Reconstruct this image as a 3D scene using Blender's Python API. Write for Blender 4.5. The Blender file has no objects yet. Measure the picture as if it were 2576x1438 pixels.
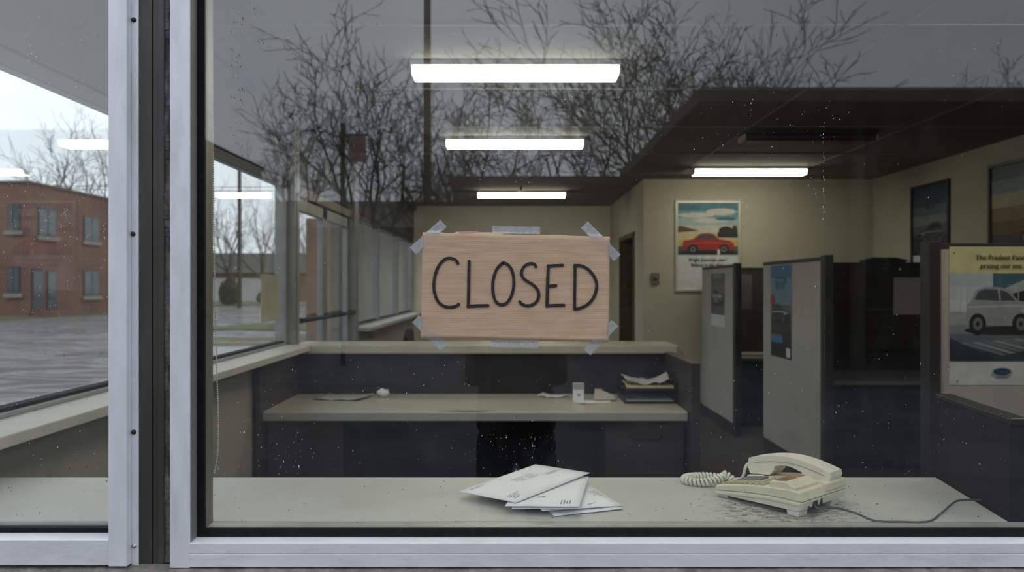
import bpy, bmesh, math, random
from mathutils import Vector, Matrix, noise as mnoise
R = math.radians
scene = bpy.context.scene
COL = scene.collection
CAMZ, F, DIST = 1.52, 1900.0, 1.70          # eye height, focal length in pixels, camera to glass


def Y(Z): return Z - DIST
def P(px, py, Z): return Vector(((px - 1288) / F * Z, Z - DIST, CAMZ - (py - 719) / F * Z))

# ------------------------------------------------------------------ materials
MATS = {}
def mat(name, col, rough=.6, metal=0., var=.1, scale=6., bump=0., bscale=60., spec=.5, dirt=None, dscale=3., damt=.5, stretch=None):
    if name in MATS: return MATS[name]
    m = bpy.data.materials.new(name); m.use_nodes = True
    nt = m.node_tree; N = nt.nodes; L = nt.links
    b = N['Principled BSDF']
    b.inputs['Roughness'].default_value = rough
    b.inputs['Metallic'].default_value = metal
    b.inputs['Specular IOR Level'].default_value = spec
    tc = N.new('ShaderNodeTexCoord')
    vec = tc.outputs['Object']
    if stretch:
        mp = N.new('ShaderNodeMapping'); mp.inputs['Scale'].default_value = stretch
        L.new(vec, mp.inputs['Vector']); vec = mp.outputs['Vector']
    no = N.new('ShaderNodeTexNoise'); no.inputs['Scale'].default_value = scale; no.inputs['Detail'].default_value = 5
    L.new(vec, no.inputs['Vector'])
    rp = N.new('ShaderNodeValToRGB')
    c0 = [max(0, c * (1 - var)) for c in col]; c1 = [min(1, c * (1 + var)) for c in col]
    rp.color_ramp.elements[0].color = (*c0, 1); rp.color_ramp.elements[1].color = (*c1, 1)
    rp.color_ramp.elements[0].position = .3; rp.color_ramp.elements[1].position = .7
    L.new(no.outputs['Fac'], rp.inputs['Fac'])
    out = rp.outputs['Color']
    if dirt:
        n2 = N.new('ShaderNodeTexNoise'); n2.inputs['Scale'].default_value = dscale; n2.inputs['Detail'].default_value = 8
        n2.inputs['Roughness'].default_value = .7
        L.new(vec, n2.inputs['Vector'])
        r2 = N.new('ShaderNodeValToRGB'); r2.color_ramp.elements[0].position = .52; r2.color_ramp.elements[1].position = .78
        r2.color_ramp.elements[1].color = (damt, damt, damt, 1)
        L.new(n2.outputs['Fac'], r2.inputs['Fac'])
        mx = N.new('ShaderNodeMixRGB'); mx.inputs['Color2'].default_value = (*dirt, 1)
        L.new(r2.outputs['Color'], mx.inputs['Fac']); L.new(out, mx.inputs['Color1']); out = mx.outputs['Color']
    L.new(out, b.inputs['Base Color'])
    if bump:
        n3 = N.new('ShaderNodeTexNoise'); n3.inputs['Scale'].default_value = bscale; n3.inputs['Detail'].default_value = 4
        L.new(vec, n3.inputs['Vector'])
        bp = N.new('ShaderNodeBump'); bp.inputs['Strength'].default_value = bump; bp.inputs['Distance'].default_value = .01
        L.new(n3.outputs['Fac'], bp.inputs['Height']); L.new(bp.outputs['Normal'], b.inputs['Normal'])
    MATS[name] = m
    return m

def emit(name, col, strength):
    if name in MATS: return MATS[name]
    m = bpy.data.materials.new(name); m.use_nodes = True
    b = m.node_tree.nodes['Principled BSDF']
    b.inputs['Base Color'].default_value = (.8, .8, .75, 1)
    b.inputs['Emission Color'].default_value = (*col, 1); b.inputs['Emission Strength'].default_value = strength
    MATS[name] = m
    return m

def glass(name, tint, r0, grime=0.):
    m = bpy.data.materials.new(name); m.use_nodes = True
    nt = m.node_tree; N = nt.nodes; L = nt.links; N.clear()
    o = N.new('ShaderNodeOutputMaterial')
    tr = N.new('ShaderNodeBsdfTransparent'); tr.inputs['Color'].default_value = (*tint, 1)
    gl = N.new('ShaderNodeBsdfGlossy'); gl.inputs['Roughness'].default_value = 0; gl.inputs['Color'].default_value = (.96, .98, 1, 1)
    ge = N.new('ShaderNodeNewGeometry')
    dt = N.new('ShaderNodeVectorMath'); dt.operation = 'DOT_PRODUCT'
    L.new(ge.outputs['Incoming'], dt.inputs[0]); L.new(ge.outputs['Normal'], dt.inputs[1])
    def mth(op, a, b=None):
        n = N.new('ShaderNodeMath'); n.operation = op
        for i, x in enumerate((a, b)):
            if x is None: continue
            if isinstance(x, (int, float)): n.inputs[i].default_value = x
            else: L.new(x, n.inputs[i])
        return n.outputs[0]
    c = mth('ABSOLUTE', dt.outputs['Value'])
    q = mth('POWER', mth('SUBTRACT', 1., c), 5.)
    fac = mth('ADD', r0, mth('MULTIPLY', 1. - r0, q))
    mx = N.new('ShaderNodeMixShader')
    L.new(fac, mx.inputs[0]); L.new(tr.outputs[0], mx.inputs[1]); L.new(gl.outputs[0], mx.inputs[2])
    res = mx.outputs[0]
    if grime:                                           # thin film of dust, heavier in streaks
        df = N.new('ShaderNodeBsdfDiffuse'); df.inputs['Color'].default_value = (.6, .6, .58, 1)
        tc = N.new('ShaderNodeTexCoord'); mp = N.new('ShaderNodeMapping'); mp.inputs['Scale'].default_value = (5, 5, 3.5)
        no = N.new('ShaderNodeTexNoise'); no.inputs['Scale'].default_value = 2.2; no.inputs['Detail'].default_value = 9; no.inputs['Roughness'].default_value = .75
        L.new(tc.outputs['Object'], mp.inputs['Vector']); L.new(mp.outputs['Vector'], no.inputs['Vector'])
        mr = N.new('ShaderNodeMapRange'); mr.inputs[1].default_value = .5; mr.inputs[2].default_value = .85
        mr.inputs[3].default_value = 0.; mr.inputs[4].default_value = grime
        L.new(no.outputs['Fac'], mr.inputs[0])
        m2 = N.new('ShaderNodeMixShader'); L.new(mr.outputs[0], m2.inputs[0]); L.new(res, m2.inputs[1]); L.new(df.outputs[0], m2.inputs[2])
        res = m2.outputs[0]
    L.new(res, o.inputs['Surface'])
    MATS[name] = m
    return m

def brick(name, c1, c2, mortar, scale=1., rough=.85):
    if name in MATS: return MATS[name]
    m = bpy.data.materials.new(name); m.use_nodes = True
    nt = m.node_tree; N = nt.nodes; L = nt.links; b = N['Principled BSDF']; b.inputs['Roughness'].default_value = rough
    tc = N.new('ShaderNodeTexCoord'); sp = N.new('ShaderNodeSeparateXYZ'); L.new(tc.outputs['Object'], sp.inputs[0])
    ad = N.new('ShaderNodeMath'); L.new(sp.outputs['X'], ad.inputs[0]); L.new(sp.outputs['Y'], ad.inputs[1])
    cb = N.new('ShaderNodeCombineXYZ'); L.new(ad.outputs[0], cb.inputs['X']); L.new(sp.outputs['Z'], cb.inputs['Y'])
    bt = N.new('ShaderNodeTexBrick')
    bt.inputs['Color1'].default_value = (*c1, 1); bt.inputs['Color2'].default_value = (*c2, 1); bt.inputs['Mortar'].default_value = (*mortar, 1)
    bt.inputs['Scale'].default_value = scale; bt.inputs['Brick Width'].default_value = .215; bt.inputs['Row Height'].default_value = .075
    bt.inputs['Mortar Size'].default_value = .01
    L.new(cb.outputs[0], bt.inputs['Vector'])
    no = N.new('ShaderNodeTexNoise'); no.inputs['Scale'].default_value = .6; no.inputs['Detail'].default_value = 6
    L.new(tc.outputs['Object'], no.inputs['Vector'])
    mx = N.new('ShaderNodeMixRGB'); mx.blend_type = 'MULTIPLY'; mx.inputs['Fac'].default_value = .55
    rp = N.new('ShaderNodeValToRGB'); rp.color_ramp.elements[0].position = .3; rp.color_ramp.elements[0].color = (.45, .42, .42, 1); rp.color_ramp.elements[1].position = .65
    L.new(no.outputs['Fac'], rp.inputs['Fac']); L.new(bt.outputs['Color'], mx.inputs['Color1']); L.new(rp.outputs['Color'], mx.inputs['Color2'])
    L.new(mx.outputs['Color'], b.inputs['Base Color'])
    bp = N.new('ShaderNodeBump'); bp.inputs['Strength'].default_value = .4; bp.inputs['Distance'].default_value = .008; bp.invert = True
    L.new(bt.outputs['Fac'], bp.inputs['Height']); L.new(bp.outputs['Normal'], b.inputs['Normal'])
    MATS[name] = m
    return m

ALU = mat('brushed_aluminium', (.79, .815, .85), .5, .2, .06, 30, .05, 200, dirt=(.30, .29, .28), dscale=14, damt=.35, stretch=(1, 1, .25))
ALUB = mat('brushed_aluminium_rail', (.79, .815, .85), .5, .2, .06, 30, .05, 200, dirt=(.30, .29, .28), dscale=14, damt=.45, stretch=(.25, 1, 1))
BRONZE = mat('bronze_anodised_metal', (.065, .058, .054), .5, .3, .15, 20, .05, 150, dirt=(.16, .15, .14), dscale=20, damt=.3, stretch=(1, 1, .2))
OLIVE = mat('olive_bronze_metal', (.17, .16, .125), .45, .3, .1, 20)
BLACK = mat('black_rubber', (.011, .011, .012), .75, 0, .2, 40, spec=.15, dirt=(.10, .10, .10), dscale=90, damt=.12)
CAULK = mat('old_caulk', (.11, .098, .095), .9, 0, .6, 30, .6, 90, dirt=(.04, .035, .03), dscale=22, damt=.95)
ALUIN = mat('indoor_grey_aluminium', (.36, .37, .37), .45, .3, .08, 12)
GLASS_F = glass('front_window_glass', (.965, .975, .97), .080, .02)
GLASS_S = glass('side_window_glass', (.955, .975, .965), .038, .0)
WALL = mat('cream_wall_paint', (.50, .46, .37), .85, 0, .05, 3, .08, 120)
WALLK = mat('olive_grey_wall_paint', (.42, .41, .345), .85, 0, .06, 3, .08, 120, dirt=(.12, .11, .09), dscale=4, damt=.35)
CEIL = mat('dimmed_ceiling_board', (.20, .19, .172), .95, 0, .06, 5, .2, 90)  # weak light on the ceiling is put into this dark base colour
TBAR = mat('ceiling_tee_bar', (.27, .26, .235), .7, 0, .05, 5)
CARPET = mat('dark_brown_carpet', (.060, .050, .046), .95, 0, .25, 40, .5, 300)
WHITEP = mat('white_window_board_paint', (.62, .61, .56), .6, 0, .08, 6, dirt=(.33, .31, .27), dscale=6, damt=.5)
DARKLAM = mat('dark_umber_laminate', (.045, .038, .037), .45, 0, .15, 8, stretch=(1, 1, 6))
DARKBLUE = mat('dark_blue_panel', (.022, .025, .036), .6, 0, .15, 8)
CREAMLAM = mat('cream_laminate', (.53, .51, .44), .35, 0, .06, 5, dirt=(.34, .30, .22), dscale=3, damt=.5)
GREYLAM = mat('grey_edge_laminate', (.47, .475, .455), .4, 0, .05, 5)
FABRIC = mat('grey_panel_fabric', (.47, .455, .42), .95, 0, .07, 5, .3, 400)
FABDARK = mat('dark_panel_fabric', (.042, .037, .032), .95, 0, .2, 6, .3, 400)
POSTDARK = mat('charcoal_post_metal', (.035, .034, .038), .5, .2, .1, 8)
PAPER = mat('white_paper', (.84, .86, .90), .8, 0, .03, 8, .03, 40)
PAPERG = mat('greyish_paper', (.48, .47, .50), .8, 0, .05, 8)
INK = mat('grey_ink', (.22, .22, .24), .8, 0, .1, 50)
INKB = mat('black_ink', (.03, .03, .035), .7, 0, .1, 50)
PLAST = mat('aged_cream_plastic', (.70, .665, .495), .45, 0, .08, 14, .06, 300, dirt=(.30, .25, .14), dscale=22, damt=.45)
PLASTW = mat('pale_cream_plastic', (.74, .715, .60), .45, 0, .06, 14, .05, 300, dirt=(.35, .31, .22), dscale=16, damt=.35)
KEYY = mat('yellowed_key_plastic', (.47, .42, .27), .45, 0, .12, 30, dirt=(.25, .18, .08), dscale=30, damt=.6)
KEYB = mat('slate_key_plastic', (.16, .17, .22), .5, 0, .1, 30)
RUST = mat('rusty_stain_plastic', (.24, .13, .075), .7, 0, .4, 30, dirt=(.45, .40, .28), dscale=40, damt=.9)
CORDG = mat('slate_grey_cord', (.10, .105, .12), .55, 0, .1, 20)
COILC = mat('cream_cord_plastic', (.71, .685, .59), .5, 0, .06, 20)
WOODD = mat('brown_wood', (.10, .055, .025), .5, 0, .3, 4, stretch=(8, 8, 1))
CHROME = mat('bright_metal', (.6, .6, .6), .3, .9, .03, 10)
RUSTM = mat('rusty_screw_metal', (.06, .05, .045), .6, .5, .4, 200)
BEADM = mat('ivory_bead', (.62, .62, .55), .4, 0, .05, 20)
HOUS = mat('white_light_housing', (.55, .54, .50), .5, 0, .03, 5)
LENS = emit('lit_diffuser', (1., .95, .76), 11.0)
LENSOFF = mat('unlit_diffuser', (.04, .04, .045), .4, 0, .05, 5)
SILVERF = mat('silver_picture_frame', (.62, .61, .55), .4, .3, .05, 6)
BLACKF = mat('black_picture_frame', (.02, .02, .02), .4, 0, .05, 6)
BARK = mat('grey_brown_bark', (.045, .039, .032), .95, 0, .3, 6)
BARKD = mat('dark_bark', (.05, .042, .036), .95, 0, .3, 6)
ASPH = mat('dark_asphalt', (.075, .073, .08), .95, 0, .25, 1.5, .3, 60, spec=.12)
GRASS = mat('winter_grass', (.085, .11, .04), .95, 0, .4, 2, .8, 30, dirt=(.16, .13, .07), dscale=.8, damt=.8)
DRYG = mat('brown_verge_grass', (.16, .14, .085), .95, 0, .4, 2, .8, 30)
CONC = mat('wet_concrete', (.33, .33, .33), .5, 0, .15, 2, .2, 30)
BRICKR = brick('red_brick', (.26, .10, .07), (.19, .072, .054), (.24, .18, .15))
BRICKD = brick('dark_brown_brick', (.045, .036, .032), (.032, .026, .024), (.05, .045, .04))
SILLC = mat('weathered_concrete_sill', (.21, .19, .175), .9, 0, .35, 25, .9, 60, dirt=(.07, .05, .04), dscale=20, damt=.9)
STONE = mat('pale_stone_sill', (.27, .24, .215), .8, 0, .1, 8)
WINDARK = mat('dark_window_glazing', (.05, .06, .07), .1, 0, .4, 1.2)
WFRAME = mat('dark_window_frame', (.06, .06, .06), .5, 0, .1, 4)
SOFFIT = mat('dark_canopy_metal', (.06, .052, .047), .7, 0, .1, 2, spec=.2)
WHITEH = mat('white_siding', (.62, .63, .64), .7, 0, .05, 3)
ROOFD = mat('dark_shingles', (.09, .08, .075), .9, 0, .2, 4)
HEDGE = mat('dark_evergreen', (.02, .035, .018), .9, 0, .5, 5, 1., 8)
POLEW = mat('weathered_pole_wood', (.085, .072, .058), .9, 0, .25, 4, stretch=(6, 6, .6))
COAT = mat('black_coat_cloth', (.010, .010, .011), .95, 0, .2, 30, spec=.15)
TROUS = mat('black_trouser_cloth', (.008, .008, .009), .95, 0, .2, 30, spec=.15)
SKIN = mat('skin', (.45, .28, .20), .5, 0, .06, 12)
HAIR = mat('dark_hair', (.02, .014, .01), .6, 0, .3, 60)
FLY = mat('dark_grime', (.05, .042, .036), .9, 0, .3, 60)
SPOT = mat('dried_water_spot', (.75, .76, .76), .7, 0, .1, 60)
SPOTD = mat('dark_dirt_fleck', (.05, .05, .05), .8, 0, .2, 60)

def wet_lot():
    m = bpy.data.materials.new('wet_asphalt'); m.use_nodes = True
    nt = m.node_tree; N = nt.nodes; L = nt.links; b = N['Principled BSDF']
    tc = N.new('ShaderNodeTexCoord'); mp = N.new('ShaderNodeMapping'); mp.inputs['Scale'].default_value = (.22, .5, 1)
    L.new(tc.outputs['Object'], mp.inputs['Vector'])
    no = N.new('ShaderNodeTexNoise'); no.inputs['Scale'].default_value = 2.1; no.inputs['Detail'].default_value = 6; no.inputs['Distortion'].default_value = .6
    L.new(mp.outputs['Vector'], no.inputs['Vector'])
    r1 = N.new('ShaderNodeValToRGB'); r1.color_ramp.elements[0].position = .45; r1.color_ramp.elements[1].position = .58
    r1.color_ramp.elements[0].color = (.13, .13, .13, 1); r1.color_ramp.elements[1].color = (.75, .75, .75, 1)
    L.new(no.outputs['Fac'], r1.inputs['Fac']); L.new(r1.outputs['Color'], b.inputs['Roughness'])
    r2 = N.new('ShaderNodeValToRGB'); r2.color_ramp.elements[0].position = .45; r2.color_ramp.elements[1].position = .58
    r2.color_ramp.elements[0].color = (.25, .24, .25, 1); r2.color_ramp.elements[1].color = (.10, .09, .09, 1)
    L.new(no.outputs['Fac'], r2.inputs['Fac']); L.new(r2.outputs['Color'], b.inputs['Base Color'])
    return m
WETLOT = wet_lot()

def cardboard():
    m = bpy.data.materials.new('corrugated_cardboard'); m.use_nodes = True
    nt = m.node_tree; N = nt.nodes; L = nt.links; b = N['Principled BSDF']; b.inputs['Roughness'].default_value = .85; b.inputs['Specular IOR Level'].default_value = .2
    tc = N.new('ShaderNodeTexCoord')
    w = N.new('ShaderNodeTexWave'); w.bands_direction = 'Z'; w.inputs['Scale'].default_value = 60; w.inputs['Distortion'].default_value = 1.2; w.inputs['Detail'].default_value = 2; w.inputs['Detail Scale'].default_value = .5
    L.new(tc.outputs['Object'], w.inputs['Vector'])
    mp = N.new('ShaderNodeMapping'); mp.inputs['Scale'].default_value = (4, 4, 40); L.new(tc.outputs['Object'], mp.inputs['Vector'])
    no = N.new('ShaderNodeTexNoise'); no.inputs['Scale'].default_value = 3; no.inputs['Detail'].default_value = 8; L.new(mp.outputs['Vector'], no.inputs['Vector'])
    mx = N.new('ShaderNodeMath'); mx.operation = 'MULTIPLY_ADD'; L.new(w.outputs['Fac'], mx.inputs[0]); mx.inputs[1].default_value = .16; L.new(no.outputs['Fac'], mx.inputs[2])
    rp = N.new('ShaderNodeValToRGB'); rp.color_ramp.elements[0].position = .32; rp.color_ramp.elements[1].position = .86
    rp.color_ramp.elements[0].color = (.50, .335, .215, 1); rp.color_ramp.elements[1].color = (.66, .48, .335, 1)
    L.new(mx.outputs[0], rp.inputs['Fac']); L.new(rp.outputs['Color'], b.inputs['Base Color'])
    bp = N.new('ShaderNodeBump'); bp.inputs['Strength'].default_value = .12; bp.inputs['Distance'].default_value = .002
    L.new(mx.outputs[0], bp.inputs['Height']); L.new(bp.outputs['Normal'], b.inputs['Normal'])
    return m
CARDB = cardboard()

def tape_mat():
    m = bpy.data.materials.new('clear_packing_tape'); m.use_nodes = True
    nt = m.node_tree; N = nt.nodes; L = nt.links; b = N['Principled BSDF']
    b.inputs['Base Color'].default_value = (.55, .59, .63, 1); b.inputs['Roughness'].default_value = .3
    tc = N.new('ShaderNodeTexCoord'); no = N.new('ShaderNodeTexNoise'); no.inputs['Scale'].default_value = 90; no.inputs['Detail'].default_value = 5
    L.new(tc.outputs['Object'], no.inputs['Vector'])
    mr = N.new('ShaderNodeMapRange'); mr.inputs[1].default_value = .3; mr.inputs[2].default_value = .7; mr.inputs[3].default_value = .25; mr.inputs[4].default_value = .5
    L.new(no.outputs['Fac'], mr.inputs[0]); L.new(mr.outputs[0], b.inputs['Alpha'])
    return m
TAPE = tape_mat()
TAPEC = TAPE.copy(); TAPEC.name = 'clear_tape_pressed_flat'
for n_ in TAPEC.node_tree.nodes:
    if n_.type == 'MAP_RANGE': n_.inputs[3].default_value = .03; n_.inputs[4].default_value = .13

def counter_mat():
    m = mat('grimy_grey_laminate', (.50, .505, .475), .45, 0, .07, 3, dirt=(.30, .28, .24), dscale=5, damt=.4)
    nt = m.node_tree; N = nt.nodes; L = nt.links; b = N['Principled BSDF']
    src = b.inputs['Base Color'].links[0].from_socket
    tc = N.new('ShaderNodeTexCoord')
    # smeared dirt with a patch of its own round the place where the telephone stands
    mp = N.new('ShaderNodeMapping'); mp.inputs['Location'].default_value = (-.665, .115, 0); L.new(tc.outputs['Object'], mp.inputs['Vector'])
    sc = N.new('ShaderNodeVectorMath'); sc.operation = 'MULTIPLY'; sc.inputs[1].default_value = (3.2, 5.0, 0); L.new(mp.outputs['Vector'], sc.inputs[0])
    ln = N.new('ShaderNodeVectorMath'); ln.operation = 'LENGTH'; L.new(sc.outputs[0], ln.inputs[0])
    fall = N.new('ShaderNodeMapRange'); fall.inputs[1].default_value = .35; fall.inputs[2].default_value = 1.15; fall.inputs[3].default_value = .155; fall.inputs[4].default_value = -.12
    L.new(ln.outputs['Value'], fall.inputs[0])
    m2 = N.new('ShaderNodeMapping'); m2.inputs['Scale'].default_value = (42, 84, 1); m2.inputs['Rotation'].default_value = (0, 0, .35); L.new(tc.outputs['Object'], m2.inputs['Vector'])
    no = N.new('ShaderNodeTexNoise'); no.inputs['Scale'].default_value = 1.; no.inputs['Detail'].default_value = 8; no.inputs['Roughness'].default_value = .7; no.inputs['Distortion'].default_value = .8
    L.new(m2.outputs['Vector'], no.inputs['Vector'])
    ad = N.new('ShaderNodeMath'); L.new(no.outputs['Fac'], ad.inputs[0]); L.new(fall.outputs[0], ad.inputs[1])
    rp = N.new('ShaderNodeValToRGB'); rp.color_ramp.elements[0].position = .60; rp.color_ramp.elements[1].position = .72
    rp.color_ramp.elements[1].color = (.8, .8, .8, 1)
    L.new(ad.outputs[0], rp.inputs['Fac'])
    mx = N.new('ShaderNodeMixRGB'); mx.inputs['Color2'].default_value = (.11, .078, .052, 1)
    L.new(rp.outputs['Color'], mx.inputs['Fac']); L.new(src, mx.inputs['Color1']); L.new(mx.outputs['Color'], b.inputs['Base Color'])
    return m
COUNTER = counter_mat()

# ------------------------------------------------------------------ mesh building
class MB:
    def __init__(s): s.v = []; s.f = []; s.mi = []; s.sm = []
    def add(s, vs, fs, mi=0, smooth=False):
        o = len(s.v); s.v += [Vector(v) for v in vs]
        for f in fs: s.f.append([i + o for i in f]); s.mi.append(mi); s.sm.append(smooth)
        return s
    def box(s, x0, x1, y0, y1, z0, z1, mi=0):
        v = [(x, y, z) for x in (x0, x1) for y in (y0, y1) for z in (z0, z1)]
        return s.add(v, [(0, 1, 3, 2), (4, 6, 7, 5), (0, 4, 5, 1), (2, 3, 7, 6), (0, 2, 6, 4), (1, 5, 7, 3)], mi)
    def prism(s, pts, off, mi=0, smooth=False):
        n = len(pts); off = Vector(off); a = [Vector(p) for p in pts]
        s.add(a + [p + off for p in a], [list(range(n))[::-1], list(range(n, 2 * n))], mi)
        o = len(s.v) - 2 * n
        for i in range(n):
            j = (i + 1) % n; s.f.append([o + i, o + j, o + n + j, o + n + i]); s.mi.append(mi); s.sm.append(smooth)
        return s
    def tube(s, path, r, n=8, mi=0, cap=True, flat=1.):
        path = [Vector(p) for p in path]; k = len(path)
        rs = r if isinstance(r, (list, tuple)) else [r] * k
        up = Vector((0, 0, 1)); t0 = (path[1] - path[0]).normalized()
        if abs(t0.dot(up)) > .95: up = Vector((1, 0, 0))
        a = t0.cross(up).normalized(); vs = []
        for i in range(k):
            t = (path[min(i + 1, k - 1)] - path[max(i - 1, 0)])
            t = t.normalized() if t.length > 1e-9 else t0
            a = (a - t * a.dot(t)); a = a.normalized() if a.length > 1e-6 else t.orthogonal().normalized()
            b = t.cross(a)
            for j in range(n):
                th = 2 * math.pi * j / n
                vs.append(path[i] + (a * math.cos(th) + b * math.sin(th) * flat) * rs[i])
        fs = [[i * n + j, i * n + (j + 1) % n, (i + 1) * n + (j + 1) % n, (i + 1) * n + j] for i in range(k - 1) for j in range(n)]
        if cap: fs += [list(range(n))[::-1], [(k - 1) * n + j for j in range(n)]]
        return s.add(vs, fs, mi, True)
    def ball(s, c, r, nu=8, nv=5, mi=0):
        c = Vector(c); rr = r if isinstance(r, (tuple, list)) else (r, r, r)
        vs = [c + Vector((0, 0, rr[2]))]; fs = []
        for i in range(1, nv):
            ph = math.pi * i / nv
            for j in range(nu):
                th = 2 * math.pi * j / nu
                vs.append(c + Vector((rr[0] * math.sin(ph) * math.cos(th), rr[1] * math.sin(ph) * math.sin(th), rr[2] * math.cos(ph))))
        vs.append(c - Vector((0, 0, rr[2]))); e = len(vs) - 1
        for j in range(nu):
            k = (j + 1) % nu
            fs.append([0, 1 + j, 1 + k]); fs.append([e, 1 + (nv - 2) * nu + k, 1 + (nv - 2) * nu + j])
            for i in range(nv - 2): fs.append([1 + i * nu + j, 1 + (i + 1) * nu + j, 1 + (i + 1) * nu + k, 1 + i * nu + k])
        return s.add(vs, fs, mi, True)
    def cyl(s, a, b, r, n=16, mi=0): return s.tube([a, b], r, n, mi)
    def build(s, name, mats, parent=None, bevel=0., seg=2, origin=None, noshift=False):
        if not isinstance(mats, (list, tuple)): mats = [mats]
        if origin is None:
            if parent is not None: origin = (0, 0, 0)
            else:
                xs = [v.x for v in s.v]; ys = [v.y for v in s.v]; zs = [v.z for v in s.v]
                origin = ((min(xs) + max(xs)) / 2, (min(ys) + max(ys)) / 2, min(zs))
        shift = Vector(origin)
        if parent is not None and not noshift:
            q = parent
            while q is not None: shift = shift + q.location; q = q.parent
        me = bpy.data.meshes.new(name)
        me.from_pydata([tuple(v - shift) for v in s.v], [], s.f)
        for m in mats: me.materials.append(m)
        for p, mi, sm in zip(me.polygons, s.mi, s.sm): p.material_index = mi; p.use_smooth = sm
        bm = bmesh.new(); bm.from_mesh(me)
        bmesh.ops.recalc_face_normals(bm, faces=bm.faces)
        if bevel:
            eds = [e for e in bm.edges if len(e.link_faces) == 2 and e.calc_face_angle(0) > .5 and e.calc_length() > bevel * 1.2]
            bmesh.ops.bevel(bm, geom=eds, offset=bevel, segments=seg, affect='EDGES', profile=.5, clamp_overlap=True)
        bm.to_mesh(me); bm.free()
        o = bpy.data.objects.new(name, me); COL.objects.link(o)
        if parent is not None: o.parent = parent
        else: o.location = shift
        return o

def tag(o, label=None, cat=None, group=None, kind=None):
    if label: o['label'] = label
    if cat: o['category'] = cat
    if group: o['group'] = group
    if kind: o['kind'] = kind
    return o
def thing(name, loc, label, cat, group=None, rz=0, kind=None):
    o = bpy.data.objects.new(name, None); COL.objects.link(o); o.location = loc; o.rotation_euler.z = rz
    o.empty_display_size = .1
    return tag(o, label, cat, group, kind)
def struct(o, label, cat): return tag(o, label, cat, None, 'structure')
def copy_tree(o, parent=None):
    c = o.copy(); COL.objects.link(c); c.parent = parent
    for ch in o.children: copy_tree(ch, c)
    return c
def box(name, m, x0, x1, y0, y1, z0, z1, parent=None, bevel=0.):
    return MB().box(x0, x1, y0, y1, z0, z1).build(name, m, parent, bevel)

def text_geo(s, size, align='CENTER', sx=1.):
    cu = bpy.data.curves.new('t', 'FONT'); cu.body = s; cu.size = size; cu.align_x = align; cu.resolution_u = 3
    ob = bpy.data.objects.new('t', cu); COL.objects.link(ob)
    dg = bpy.context.evaluated_depsgraph_get(); dg.update()
    me = bpy.data.meshes.new_from_object(ob.evaluated_get(dg))
    vs = [(v.co.x * sx, v.co.y) for v in me.vertices]; fs = [list(p.vertices) for p in me.polygons]
    bpy.data.objects.remove(ob); bpy.data.curves.remove(cu); bpy.data.meshes.remove(me)
    return vs, fs

rnd = random.Random(7)

# ================================================================== SHELL OF THE OFFICE
XL, XR = -1.60, 4.40
CH = 2.82
ZB, ZR, XJ = 12.3, 9.2, 1.60                 # back wall, right-hand rear wall, x of the jog
struct(box('floor', CARPET, XL - .12, XR + .12, 0.0, Y(ZB) + .1, -.12, 0), 'dark brown office carpet floor', 'floor')
cl = MB().box(XL - .14, XR + .14, -.02, Y(ZB) + .12, CH, CH + .18).build('ceiling', CEIL)
struct(cl, 'flat office ceiling coloured dark for its weak light, with thin tee bars', 'ceiling')
g = MB()
for x in (1.95, 3.25): g.box(x - .010, x + .010, .08, Y(ZB if x < XJ else ZR) - .02, CH - .005, CH + .001)
for Z in (2.54, 3.76, 4.98, 6.15, 7.42, 8.7): g.box(XL + .02, XR - .02, Y(Z) - .012, Y(Z) + .012, CH - .006, CH + .001)
g.build('tee_bars', TBAR, cl)
# walls
struct(box('wall_back', mat('pale_cream_paint', (.80, .74, .61), .85, 0, .05, 3), XL - .1, XJ + .12, Y(ZB), Y(ZB) + .12, 0, CH), 'cream wall at the far end of the lobby', 'wall')
w = MB().box(XJ, XJ + .12, Y(ZR) + .12, Y(9.84), 0, CH).box(XJ, XJ + .12, Y(11.2), Y(ZB), 0, CH).box(XJ, XJ + .12, Y(9.84), Y(11.2), 2.23, CH)
struct(w.build('wall_side', WALL), 'cream return wall holding the brown doorway', 'wall')
struct(box('wall_rear', WALL, XJ, XR + .1, Y(ZR), Y(ZR) + .12, 0, CH), 'cream wall behind the cubicles with the red car poster', 'wall')
struct(box('wall_right', WALL, XR, XR + .12, .1, Y(ZR), 0, CH), 'cream wall along the cubicle side', 'wall')
# room behind the open doorway
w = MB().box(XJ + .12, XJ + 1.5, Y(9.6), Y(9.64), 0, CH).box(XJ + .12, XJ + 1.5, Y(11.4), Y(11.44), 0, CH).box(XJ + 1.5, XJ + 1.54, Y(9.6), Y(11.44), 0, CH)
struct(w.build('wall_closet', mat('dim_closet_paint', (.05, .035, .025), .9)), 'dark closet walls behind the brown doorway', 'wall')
d = MB()
d.box(XJ - .015, XJ + .13, Y(9.84), Y(9.90), 0, 2.23).box(XJ - .015, XJ + .13, Y(11.14), Y(11.2), 0, 2.23).box(XJ - .015, XJ + .13, Y(9.84), Y(11.2), 2.17, 2.23)
d2 = d.build('door_2', WOODD); struct(d2, 'brown wooden doorway standing open in the return wall', 'door')
lf = MB().box(XJ + .13, XJ + .98, Y(11.06), Y(11.10), .01, 2.16).build('door_leaf', WOODD, d2)
MB().ball((XJ + .9, Y(11.03), 1.0), .03).build('door_knob', CHROME, lf)
b = MB().box(XJ + .12, XR - .01, Y(ZR) - .015, Y(ZR), 0, .1)
struct(b.build('baseboard_rear', POSTDARK), 'dark skirting along the rear cream wall', 'baseboard')
struct(box('baseboard_right', POSTDARK, XR - .015, XR, .2, Y(ZR) - .02, 0, .1), 'dark skirting along the cubicle side wall', 'baseboard')
struct(box('baseboard_back', POSTDARK, XL + .05, XJ - .01, Y(ZB) - .015, Y(ZB), 0, .1), 'dark skirting along the far lobby wall', 'baseboard')

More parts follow.
